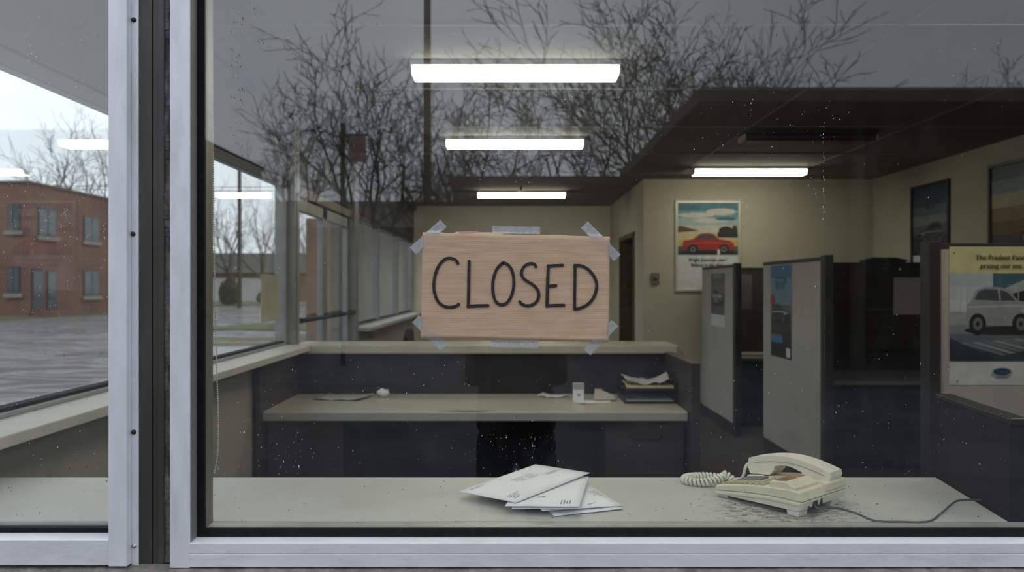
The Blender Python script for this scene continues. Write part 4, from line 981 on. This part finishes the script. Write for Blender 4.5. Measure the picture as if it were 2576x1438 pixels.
# ================================================================== CEILING LIGHTS
def light_fix(x, Z, ln, label, lit=True):
    r = thing('ceiling_light', (x, Y(Z), CH), label, 'light', 'ceiling lights')
    h = ln / 2
    MB().prism([(-h, -.105, 0), (-h, -.105, -.030), (-h, .105, -.030), (-h, .105, 0)], (ln, 0, 0)).build('housing', HOUS if lit else LENSOFF, r, .004, noshift=True)
    pf = [(-.090, -.030), (-.094, -.044), (-.088, -.070), (-.070, -.082), (.070, -.082), (.088, -.070), (.094, -.044), (.090, -.030)]
    MB().prism([(-h + .014, y, z) for y, z in pf], (ln - .028, 0, 0)).build('diffuser', LENS if lit else LENSOFF, r, noshift=True)
    for s_ in (-1, 1):
        MB().prism([(s_ * h, y * 1.02, z * 1.01) for y, z in pf], (-s_ * .014, 0, 0)).build('end_cap', mat('cream_end_cap', (.55, .5, .36), .5), r, .002, noshift=True)
    return r
light_fix(.02, 4.44, 1.22, 'lit fluorescent ceiling light above the reception desk, biggest of the row')
light_fix(.025, 6.66, 1.22, 'lit fluorescent ceiling light in the middle of the central row')
light_fix(.13, 10.4, 1.22, 'lit fluorescent ceiling light at the far end of the lobby')
light_fix(2.60, 8.30, 1.24, 'lit fluorescent ceiling light over the cubicles before the rear wall')
light_fix(.02, 2.28, 1.22, 'added unseen fluorescent ceiling light to brighten the window counter')  # out of view, added to throw more light on the counter
light_fix(2.60, 2.85, 1.22, 'added unseen fluorescent ceiling light to brighten the near partition and poster')  # out of view, added to light the near partition and its poster
light_fix(2.50, 6.40, 1.12, 'dark unlit ceiling light over the cubicles', False)
sp_ = thing('sprinkler', (.12, Y(9.9), CH), 'small red sprinkler head on the ceiling by the far light', 'sprinkler')
MB().cyl((.12, Y(9.9), CH), (.12, Y(9.9), CH - .05), .016, 10).build('pipe', m_red, sp_)
MB().cyl((.12, Y(9.9), CH - .05), (.12, Y(9.9), CH - .06), .035, 12).build('deflector', CHROME, sp_)

# ================================================================== OUTSIDE, SEEN THROUGH THE SIDE GLASS
GZ = -.06
struct(MB().box(-120, 90, -90, 140, GZ - .3, GZ).build('ground', ASPH), 'dark asphalt ground round the office', 'ground')
def strip(name, m, pts, h_, label, cat):
    o = MB().prism([(x, y, GZ - .02) for x, y in pts], (0, 0, h_ + .02)).build(name, m)
    return struct(o, label, cat)
strip('wet_lot', WETLOT, [(-60, Y(2.)), (-2.6, Y(2.)), (-2.6, Y(17)), (-4, Y(36)), (-13, Y(60)), (-60, Y(60))], .012, 'wet asphalt lot with shining puddles beside the office', 'lot')
strip('sidewalk', CONC, [(-5.9, Y(14)), (-2.5, Y(14)), (-2.5, Y(19.2)), (-7.7, Y(19.2))], .03, 'pale wet pavement past the side window', 'pavement')
strip('verge', DRYG, [(-8.2, Y(20)), (-2.5, Y(20)), (-2.5, Y(22.5)), (-9., Y(22.5))], .05, 'brown grass verge beside the pale pavement', 'grass')
strip('lawn', GRASS, [(-11.5, Y(27)), (-5.5, Y(26)), (-5.5, Y(31)), (-10.5, Y(31))], .05, 'green grass island in the wet lot', 'grass')
strip('lawn_far', GRASS, [(-60, Y(33.5)), (-23.2, Y(34.5)), (-22.6, Y(60)), (-60, Y(60))], .05, 'grass strip round the foot of the red brick building', 'grass')
strip('verge_far', DRYG, [(-60, Y(60.5)), (8, Y(60.5)), (8, Y(110)), (-60, Y(110))], .05, 'dull grass in front of the distant house', 'grass')
# red brick building
BX, BZ0, BZ1, BH = -24.3, 38.0, 59., 6.75
bb = thing('brick_building', (BX - 7, Y(48), GZ), 'two storey red brick building across the wet lot', 'building')
MB().box(BX - 16, BX, Y(BZ0), Y(BZ1), GZ, BH).build('wall', BRICKR, bb)
MB().box(BX - 16.1, BX + .08, Y(BZ0) - .08, Y(BZ1) + .08, BH - .06, BH + .06).build('parapet', mat('dark_coping', (.12, .08, .075), .7), bb)
def bwin(side, c, wd, z0, z1, sill=True, door=False):
    # side 'x': on the long facade at depth c; side 'y': on the end wall at x = c
    def bx_(u0, u1, o0, o1, za, zb): 
        return (BX + o0, BX + o1, c + u0, c + u1, za, zb) if side == 'x' else (c + u0, c + u1, Y(BZ0) - o1, Y(BZ0) - o0, za, zb)
    h = wd / 2
    f = MB().box(*bx_(-h, h, -.02, .05, z0, z1)).build('door' if door else 'window', WFRAME, bb)
    g = MB()
    if door: g.box(*bx_(-h + .08, h - .08, .05, .06, z0 + .5, z1 - .1))
    else:
        g.box(*bx_(-h + .06, -.04, .05, .06, z0 + .06, z1 - .06)).box(*bx_(.04, h - .06, .05, .06, z0 + .06, z1 - .06))
    g.build('pane', WINDARK, f)
    if sill: MB().box(*bx_(-h - .15, h + .15, -.02, .14, z0 - .22, z0)).build('stone_sill', STONE, bb)
for c, wd, z0, z1 in ((Y(39.45), 1.5, 4.1, 5.55), (Y(43.6), 1.6, 4.1, 5.5), (Y(43.6), 1.6, .95, 2.4), (Y(48.5), 1.6, 4.1, 5.5), (Y(48.5), 1.6, .95, 2.4), (Y(53.5), 1.6, 4.1, 5.5), (Y(53.5), 1.6, .95, 2.4)): bwin('x', c, wd, z0, z1)
bwin('x', Y(38.65), .9, .3, 2.35, False, True); bwin('x', Y(39.85), .85, .3, 2.35, False, True)
MB().box(BX, BX + .7, Y(38.1), Y(40.4), GZ, .25).build('door_step', BRICKR, bb)
for x in (-25.05, -29.5, -34): bwin('y', x, .62 if x > -26 else 1.2, 4.3, 5.65); bwin('y', x, .62 if x > -26 else 1.2, 1.15, 2.5)
# utility pole with wires
def pole(x, Z, h_, r_, label, real=1, arms=True, wires=True, m=POLEW):
    y = Y(Z) if real else -(Z - DIST)
    r = thing('utility_pole', (x, y, GZ), label, 'pole')
    MB().tube([(x, y, GZ), (x, y, h_)], [r_, r_ * .8], 10).build('shaft', m, r)
    if arms: MB().box(x - 1.1, x + 1.1, y - .06, y + .06, h_ - 1., h_ - .86).build('crossarm', m, r)
    if wires:
        for dx in (-1., 1.):
            pts = [(x + dx - 45 + 90 * i / 14, y + (dx * 1.0), h_ - .8 - 1.4 * (1 - ((i - 7) / 7) ** 2)) for i in range(15)]
            MB().tube(pts, .022, 4).build('wire', BLACK, r)
    return r
pole(-20.2, 56, 10.9, .16, 'thin utility pole beyond the wet lot seen through the side window', 1, False)
# distant house and evergreen
hs = thing('house', (-24.5, Y(78), GZ), 'distant low house with white garage doors and dark roof', 'house')
MB().box(-31, -20, Y(74), Y(82), GZ, 2.9).build('wall', BRICKR, hs)
for x in (-29.2, -25.8, -22.6): MB().box(x - 1.2, x + 1.2, Y(74) - .08, Y(74), .0, 2.3).build('garage_door', WHITEH, hs, .01)
MB().prism([(-31.6, Y(73.4), 2.8), (-31.6, Y(82.6), 2.8), (-31.6, Y(78), 4.9)], (12.2, 0, 0)).build('roof', ROOFD, hs)
def shrub(x, Z, r_, h_, label, seed, y=None):
    rr = random.Random(seed); y = Y(Z) if y is None else y
    g = MB(); ctr = Vector((x, y, GZ + h_ * .5))
    g.ball(ctr, (r_, r_, h_ * .52), 24, 14)
    for v in g.v: v += (v - ctr) * (.28 * mnoise.noise(v * 1.3) + .2 * mnoise.noise(v * 3.7))
    for _ in range(420):
        a, ph_ = rr.uniform(0, 6.28), math.acos(rr.uniform(-.8, 1)); d = Vector((math.sin(ph_) * math.cos(a) * r_, math.sin(ph_) * math.sin(a) * r_, math.cos(ph_) * h_ * .52))
        p = ctr + d * rr.uniform(.9, 1.15); q = Vector((rr.gauss(0, 1), rr.gauss(0, 1), rr.gauss(0, 1))).normalized() * .16
        t = q.orthogonal().normalized() * .1; g.add([p - t, p + q, p + t, p - q * .4], [(0, 1, 2), (0, 2, 3)])
    return tag(g.build('evergreen_shrub', HEDGE, origin=(x, y, GZ)), label, 'shrub')
shrub(-23.2, 62, .72, 2.0, 'dark evergreen shrub on the grass by the distant house', 2)
shrub(-21.2, 65.5, .8, 1.1, 'low evergreen shrub beside the utility pole', 3)
# brick pier and awning by the entrance
tag(MB().box(-3.6, -3.25, Y(13.2), Y(13.55), GZ, 2.7).build('brick_pier', BRICKR), 'slim red brick pier outside the glass entrance door', 'pier')
ea = thing('entrance_awning', (-1.9, Y(9), 2.42), 'small dark awning with tan underside beyond the entrance door', 'awning')
MB().box(-2.14, XL - .125, Y(7.66), Y(10.4), 2.44, 2.62).build('fascia', SOFFIT, ea); MB().box(-2.10, XL - .13, Y(7.7), Y(10.36), 2.42, 2.44).build('soffit', mat('tan_soffit', (.28, .21, .12), .7), ea)

# ================================================================== TREES
def make_tree(seed, h_, spread, stems=1, twig=.0115, fine=5, nch={0: 5, 1: 5, 2: 5, 3: 4, 4: 2}):
    rr = random.Random(seed); tr_, br_ = MB(), MB()
    def branch(p, d, ln, r_, lv):
        k = 6 if lv < 2 else (4 if lv < 4 else 2)
        pts = [p]; dirs = [d]; q = p.copy(); dd = d.copy(); wob = (.07, .13, .17, .2, .2, .2)[lv]
        for i in range(k):
            dd = (dd + Vector((rr.gauss(0, wob), rr.gauss(0, wob), rr.gauss(0, wob * .6) + (.05 if lv else 0)))).normalized()
            q = q + dd * ln / k; pts.append(q.copy()); dirs.append(dd.copy())
        r1 = max(twig * .8, r_ * (.6, .4, .4, .5, .6, .7)[lv])
        (tr_ if lv == 0 else br_).tube(pts, [r_ + (r1 - r_) * i / k for i in range(k + 1)], 7 if lv == 0 else (5 if lv < 3 else 3), cap=False)
        if lv >= fine: return
        n_ = nch[lv]
        for c in range(n_):
            t = (.55 + .45 * (c + .6) / n_) if lv == 0 else (.25 + .75 * (c + .3 + rr.random() * .6) / n_)
            t = min(t, 1.); f_ = t * k; i = min(int(f_), k - 1); pp = pts[i].lerp(pts[i + 1], f_ - i); bd_ = dirs[i + 1]
            ax = bd_.orthogonal().normalized(); ax.rotate(Matrix.Rotation(2.4 * c + rr.uniform(-.5, .5) + lv, 3, bd_))
            ang = rr.uniform(.3, .6) * spread if lv == 0 else rr.uniform(.45, .85)
            if c == n_ - 1: ang *= .45
            nd = bd_.copy(); nd.rotate(Matrix.Rotation(ang, 3, ax)); nd.normalize()
            rad = max(twig, (r_ + (r1 - r_) * t) * (.62 if lv else .66))
            branch(pp, nd, ln * ((rr.uniform(1.2, 1.6)) if lv == 0 else rr.uniform(.42, .6)), rad, lv + 1)
    for s_ in range(stems):
        d = Vector((rr.gauss(0, .04) + (.2 * (s_ - (stems - 1) / 2)), rr.gauss(0, .05), 1)).normalized()
        branch(Vector((s_ * .25 - .12 * (stems - 1), 0, 0)), d, h_ * .34, h_ * .017 / (stems ** .4), 0)
    zs_ = sorted(v.z for v in br_.v); k = h_ / (zs_[int(len(zs_) * .99)] * 1.02)
    for m_ in (tr_, br_):
        for v in m_.v: v *= k
    return tr_, br_
protos = []
far_nch = {0: 4, 1: 4, 2: 4, 3: 4, 4: 3}
for (seed, spread, stems) in ((11, 1.0, 1), (23, .85, 2), (37, 1.1, 1), (41, .8, 1)):
    protos.append(make_tree(seed, 10., spread, stems))
for (seed, spread, stems) in ((52, 1.15, 1), (63, 1.0, 2), (77, 1.2, 1)): protos.append(make_tree(seed, 10., spread, stems, .009, 4, {0: 4, 1: 5, 2: 4, 3: 4}))
proto_obj = {}
def tree(kind, x, y, h_, rz, label, m=BARK, wide=1.):
    key = (kind, m.name)
    if key not in proto_obj:
        r = thing('bare_tree', (0, 0, 0), label, 'tree', 'bare winter trees')
        protos[kind][0].build('trunk', m, r, noshift=True); protos[kind][1].build('branches', m, r, noshift=True)
        proto_obj[key] = r
    else:
        r = copy_tree(proto_obj[key]); r['label'] = label
    r.location = (x, y, GZ); r.rotation_euler.z = rz; s_ = h_ / 10.; r.scale = (s_ * wide, s_ * wide, s_)
    return r
def tpx(px, Z): return (px - 1288) / F * Z
def hpx(py, Z): return CAMZ + (719 - py) / F * Z - GZ
# beyond the brick building and lot (direct view)
for i, (px, py, Z, k, lab) in enumerate(((85, 262, 68, 4, 'bare tree behind the brick building, above its end wall'), (215, 275, 72, 5, 'bare tree behind the brick building, above its long facade'),
        (590, 470, 68, 6, 'bare tree right behind the thin utility pole'), (665, 455, 64, 4, 'bare tree near the distant house, close to the window post'), (720, 500, 92, 5, 'bare tree half hidden by the side window post'),
        (545, 500, 94, 6, 'bare tree beyond the lot beside the bead chain'), (-30, 380, 74, 6, 'bare tree at the edge of view over the brick building'), (800, 500, 70, 4, 'bare tree seen through the glass door, nearer leaf'), (860, 560, 98, 5, 'bare tree seen through the glass door, farther leaf'))):
    tree(k, tpx(px, Z), Y(Z), hpx(py, Z), i * 1.3, lab, BARKD)
# ================================================================== THE STREET BEHIND, SEEN ONLY AS REFLECTION
def RY(Z): return -(Z - DIST)
for i, (px, py, Z, k, wd, lab) in enumerate(((925, 110, 23, 0, 1.15, 'large bare tree reflected beside the red and white sign'), (745, 225, 27, 3, 1.1, 'smaller bare tree reflected at the ceiling corner over the window post'), (1240, 190, 29, 2, 1., 'bare tree reflected between the two upper ceiling lights'),
        (1680, 10, 29, 1, 1.15, 'tallest bare tree reflected, rising behind the canopy corner'), (1860, 62, 30, 3, .9, 'bare tree reflected directly above the dark canopy roof'), (1520, 205, 27, 2, 1.1, 'bushy bare tree reflected just below the largest ceiling light'), (2600, 165, 32, 2, 1., 'bare tree reflected at the far end of the canopy roof'),
        (1120, 330, 34, 1, .9, 'bare tree reflected behind the utility pole'))):
    tree(k, tpx(px, Z), RY(Z), hpx(py, Z), 2.1 * i + .4, lab, BARK, wd)
pole(tpx(1075, 24), 24, 12.5, .135, 'tall utility pole reflected in the large window', 0, False, False)
st = thing('street_sign', (tpx(900, 15), RY(15), GZ), 'faded red and white sign on a dark post, reflected', 'sign')
sx_ = tpx(862, 15)
MB().cyl((sx_, RY(15), GZ), (sx_, RY(15), 4.75), .05, 8).build('post', BLACK, st)
MB().box(tpx(878, 15), tpx(920, 15), RY(15) - .02, RY(15) + .02, CAMZ + 312 / F * 15, CAMZ + 378 / F * 15).build('sign_face', mat('faded_red', (.22, .115, .10), .7, 0, .5, 6, dirt=(.42, .38, .34), dscale=4, damt=.95), st)
MB().box(sx_, tpx(925, 15), RY(15) - .03, RY(15) + .03, CAMZ + 378 / F * 15, CAMZ + 382 / F * 15).build('bracket', BLACK, st)
# dark building with a canopy across the street
db = thing('dark_building', (4, RY(21), GZ), 'low dark brick building with projecting flat canopy, reflected', 'building')
MB().box(-1.5, 22, RY(24), RY(19), GZ, 4.2).build('wall', BRICKD, db)
MB().box(-1.6, 22.1, RY(24.1), RY(18.9), 4.1, 4.27).build('parapet', SOFFIT, db)
MB().box(2.72, 22, RY(19.05), RY(10.95), 4.2, 4.40).build('canopy', SOFFIT, db)
for x in (5.5, 11., 16.5): MB().box(x - .08, x + .08, RY(12.1), RY(11.94), GZ, 4.2).build('canopy_post', SOFFIT, db)
for x in (.2, 3.4, 6.4, 9.6, 13., 16.5):
    f = MB().box(x - .8, x + .8, RY(19) , RY(18.93), .9, 2.6).build('window', WFRAME, db); MB().box(x - .72, x + .72, RY(18.93), RY(18.92), .98, 2.52).build('pane', mat('black_pane', (.015, .016, .018), .4, spec=.2), f)
f = MB().box(11.25, 12.15, RY(18.96), RY(18.88), 4.05, 4.15).build('wall_lamp', WFRAME, db)
lb = thing('long_shed', (-9, RY(47), GZ), 'long low dark shed behind the trees, reflected', 'building')
MB().box(-20, -2.4, RY(50), RY(44), GZ, 5.0).build('wall', BRICKD, lb); MB().prism([(-20.3, RY(43.7), 4.9), (-20.3, RY(50.3), 4.9), (-20.3, RY(47), 6.8)], (18.2, 0, 0)).build('roof', ROOFD, lb)
wh = thing('reflection_blocker', (-22, RY(33), GZ), 'tall dark brick warehouse added to keep reflected sky off the left window', 'building')
MB().box(-34, -12.6, RY(38), RY(29), GZ, 7.4).build('wall', BRICKD, wh); MB().box(-34.1, -12.5, RY(38.1), RY(28.9), 7.3, 7.5).build('parapet', SOFFIT, wh)  # dark mass added so the left pane mirrors less bright sky
for x in (-15, -19, -23, -27):
    f = MB().box(x - .9, x + .9, RY(29), RY(28.93), 4.2, 6.2).build('window', WFRAME, wh); MB().box(x - .8, x + .8, RY(28.93), RY(28.92), 4.3, 6.1).build('pane', MATS['black_pane'], f)
gs = thing('grey_annex', (-4.6, Y(26), GZ), 'grey sided annex outside the far lobby windows', 'building')
MB().box(-5.4, -4.1, Y(21), Y(34), GZ, 3.6).build('wall', mat('grey_siding', (.075, .08, .085), .8, 0, .15, 3, stretch=(1, 1, 8)), gs); MB().box(-5.5, -4., Y(20.9), Y(34.1), 3.55, 3.72).build('parapet', SOFFIT, gs)

# ================================================================== PERSON WITH CAMERA (seen reflected)
PY, PX_ = -1.93, .02
pe = thing('person', (PX_, PY, GZ), 'person in black coat and trousers holding a camera to the face, reflected in the glass', 'person')
def skin(name, verts, edges, m, parent, root=0, lev=2, flat=None):
    me = bpy.data.meshes.new(name); me.from_pydata([v[:3] for v in verts], edges, []); me.materials.append(m)
    o = bpy.data.objects.new(name, me); COL.objects.link(o); o.parent = parent
    md = o.modifiers.new('k', 'SKIN'); md.use_smooth_shade = True
    for i, v in enumerate(verts):
        r_ = v[3]; me.skin_vertices[0].data[i].radius = r_ if isinstance(r_, tuple) else (r_, r_)
        me.skin_vertices[0].data[i].use_root = (i == root)
    sb = o.modifiers.new('u', 'SUBSURF'); sb.levels = lev; sb.render_levels = lev
    return o
V = []; E = []
def ch(start, pts):
    prev = start
    for p in pts: V.append(p); E.append((prev, len(V) - 1)); prev = len(V) - 1
    return prev
V.append((0, -.01, .97, (.09, .065)))                                            # pelvis
chest = ch(0, [(0, 0, 1.05, (.13, .10)), (0, -.01, 1.22, (.15, .11)), (0, -.01, 1.35, (.13, .10))])
neck = ch(chest, [(0, .02, 1.44, .055), (0, .05, 1.50, .075), (0, .065, 1.57, .092), (0, .06, 1.63, .085), (0, .05, 1.67, .05)])
for s_ in (-1, 1):
    ch(0, [(s_ * .085, -.01, .80, (.045, .045)), (s_ * .10, .01, .47, .05), (s_ * .105, -.01, .12, .04), (s_ * .11, .07, .05, .035), (s_ * .115, .16, .04, .03)])
    hand = ch(chest, [(s_ * .16, -.01, 1.36, .06), (s_ * .19, .02, 1.12, .042), (s_ * .15, .14, 1.33, .036), (s_ * .095, .135, 1.47, .028), (s_ * .088, .128, 1.505, .030)])
    for q, (dx, dz, dy, l_) in enumerate(((-.012, .035, .028, .9), (-.014, .018, .034, 1.), (-.014, .002, .034, .95), (-.012, -.014, .028, .75))):
        b_ = V[hand]; ch(hand, [(b_[0] + s_ * .004, b_[1] + .03, b_[2] + dz, .010), (b_[0] + s_ * dx * 1., b_[1] + .05 * l_, b_[2] + dz * 1.05, .009), (b_[0] + s_ * dx * 2.4, b_[1] + .055 * l_, b_[2] + dz * 1.05, .008)])
    b_ = V[hand]; ch(hand, [(b_[0] - s_ * .018, b_[1] - .012, b_[2] - .03, .011), (b_[0] - s_ * .04, b_[1] - .002, b_[2] - .038, .009)])
body = skin('body', V, E, SKIN, pe)
# coat, trousers, shoes, hair, face
cv = [(0, 0, .84, (.215, .14)), (0, 0, .94, (.21, .135)), (0, -.005, 1.08, (.195, .13)), (0, -.01, 1.25, (.185, .135)), (0, -.01, 1.36, (.16, .115)), (0, .01, 1.43, (.075, .075))]
ce = [(i, i + 1) for i in range(5)]
for s_ in (-1, 1):
    n_ = len(cv); cv += [(s_ * .17, -.01, 1.36, .078), (s_ * .195, .01, 1.11, .060), (s_ * .165, .12, 1.31, .050), (s_ * .105, .13, 1.45, .040)]; ce += [(4, n_), (n_, n_ + 1), (n_ + 1, n_ + 2), (n_ + 2, n_ + 3)]
skin('coat', cv, ce, COAT, pe)
tv = [(0, 0, .98, (.16, .12)), (0, 0, .90, (.19, .145))]; te = [(0, 1)]
for s_ in (-1, 1):
    n_ = len(tv); tv += [(s_ * .104, 0, .80, (.085, .11)), (s_ * .110, 0, .66, (.074, .09)), (s_ * .112, .01, .46, .066), (s_ * .114, -.01, .10, .060)]; te += [(1, n_), (n_, n_ + 1), (n_ + 1, n_ + 2), (n_ + 2, n_ + 3)]
skin('trousers', tv, te, TROUS, pe)
for s_ in (-1, 1): skin('shoe', [(s_ * .108, -.06, .045, .04), (s_ * .11, .04, .05, .045), (s_ * .113, .13, .04, .04), (s_ * .116, .19, .032, .028)], [(0, 1), (1, 2), (2, 3)], BLACK, pe)
g = MB(); g.ball((0, .042, 1.625), (.088, .100, .078), 16, 10)
g.v = [v if v.z > 1.6 or v.y < .03 else v for v in g.v]
hr = g.build('hair', HAIR, pe, noshift=True)
fc = MB()
for s_ in (-1, 1): fc.ball((s_ * .032, .135, 1.585), (.011, .008, .007), 10, 6, 1); fc.ball((s_ * .088, .055, 1.565), (.010, .018, .03), 8, 6, 0)
fc.ball((0, .152, 1.553), (.013, .016, .022), 8, 6, 0); fc.ball((0, .14, 1.515), (.024, .010, .007), 10, 6, 2)
fc.build('face', [SKIN, WHITEH, mat('lips', (.35, .15, .13), .5)], pe, noshift=True)
cm = thing('hand_camera', (PX_ * 0, -1.76, 1.52), 'black hand camera held to the photographer\'s face, reflected', 'camera')
MB().box(-.065, .065, -1.792, -1.752, 1.475, 1.555).box(-.025, .025, -1.79, -1.755, 1.555, 1.575).build('camera_body', BLACK, cm, .006)
MB().tube([(0, -1.752, 1.515), (0, -1.735, 1.515), (0, -1.735, 1.515), (0, -1.716, 1.515)], [.034, .034, .031, .031], 20).build('lens_barrel', BLACKF, cm)

# ================================================================== SKY, CAMERA, OUTPUT
wd = bpy.data.worlds.new('overcast_sky'); scene.world = wd; wd.use_nodes = True
nt = wd.node_tree; N = nt.nodes; L = nt.links
bg = N['Background']; bg.inputs['Strength'].default_value = .97
tc = N.new('ShaderNodeTexCoord'); mp = N.new('ShaderNodeMapping'); mp.inputs['Scale'].default_value = (1, 1, 2.4)
L.new(tc.outputs['Generated'], mp.inputs['Vector'])
no = N.new('ShaderNodeTexNoise'); no.inputs['Scale'].default_value = 2.2; no.inputs['Detail'].default_value = 5; no.inputs['Roughness'].default_value = .5
L.new(mp.outputs['Vector'], no.inputs['Vector'])
rp = N.new('ShaderNodeValToRGB')
rp.color_ramp.elements[0].position = .33; rp.color_ramp.elements[0].color = (.86, .92, 1.03, 1)
rp.color_ramp.elements[1].position = .68; rp.color_ramp.elements[1].color = (1.08, 1.13, 1.22, 1)
L.new(no.outputs['Fac'], rp.inputs['Fac'])
dk = N.new('ShaderNodeVectorMath'); dk.operation = 'DOT_PRODUCT'; dk.inputs[1].default_value = (.53, -.79, .30)
L.new(tc.outputs['Generated'], dk.inputs[0])
mr = N.new('ShaderNodeMapRange'); mr.inputs[1].default_value = .86; mr.inputs[2].default_value = 1.; mr.inputs[3].default_value = 1.; mr.inputs[4].default_value = .58
L.new(dk.outputs['Value'], mr.inputs[0])
mu = N.new('ShaderNodeVectorMath'); mu.operation = 'SCALE'; L.new(rp.outputs['Color'], mu.inputs[0]); L.new(mr.outputs[0], mu.inputs['Scale'])
L.new(mu.outputs[0], bg.inputs['Color'])

cd = bpy.data.cameras.new('camera'); co = bpy.data.objects.new('camera', cd); COL.objects.link(co)
co.location = (0, -DIST, CAMZ); co.rotation_euler = (R(90), 0, 0)
cd.sensor_width = 36; cd.lens = 36 * F / 2576; cd.clip_start = .05; cd.clip_end = 400
cd.dof.use_dof = True; cd.dof.focus_distance = 1.74; cd.dof.aperture_fstop = 4.2
scene.camera = co
vs_ = scene.view_settings; vs_.view_transform = 'Standard'; vs_.look = 'None'; vs_.gamma = 1; vs_.exposure = .4; vs_.use_curve_mapping = False
cy = scene.cycles
cy.max_bounces = 8; cy.transparent_max_bounces = 24; cy.diffuse_bounces = 3; cy.glossy_bounces = 4
cy.use_denoising = True; cy.sample_clamp_indirect = 6.
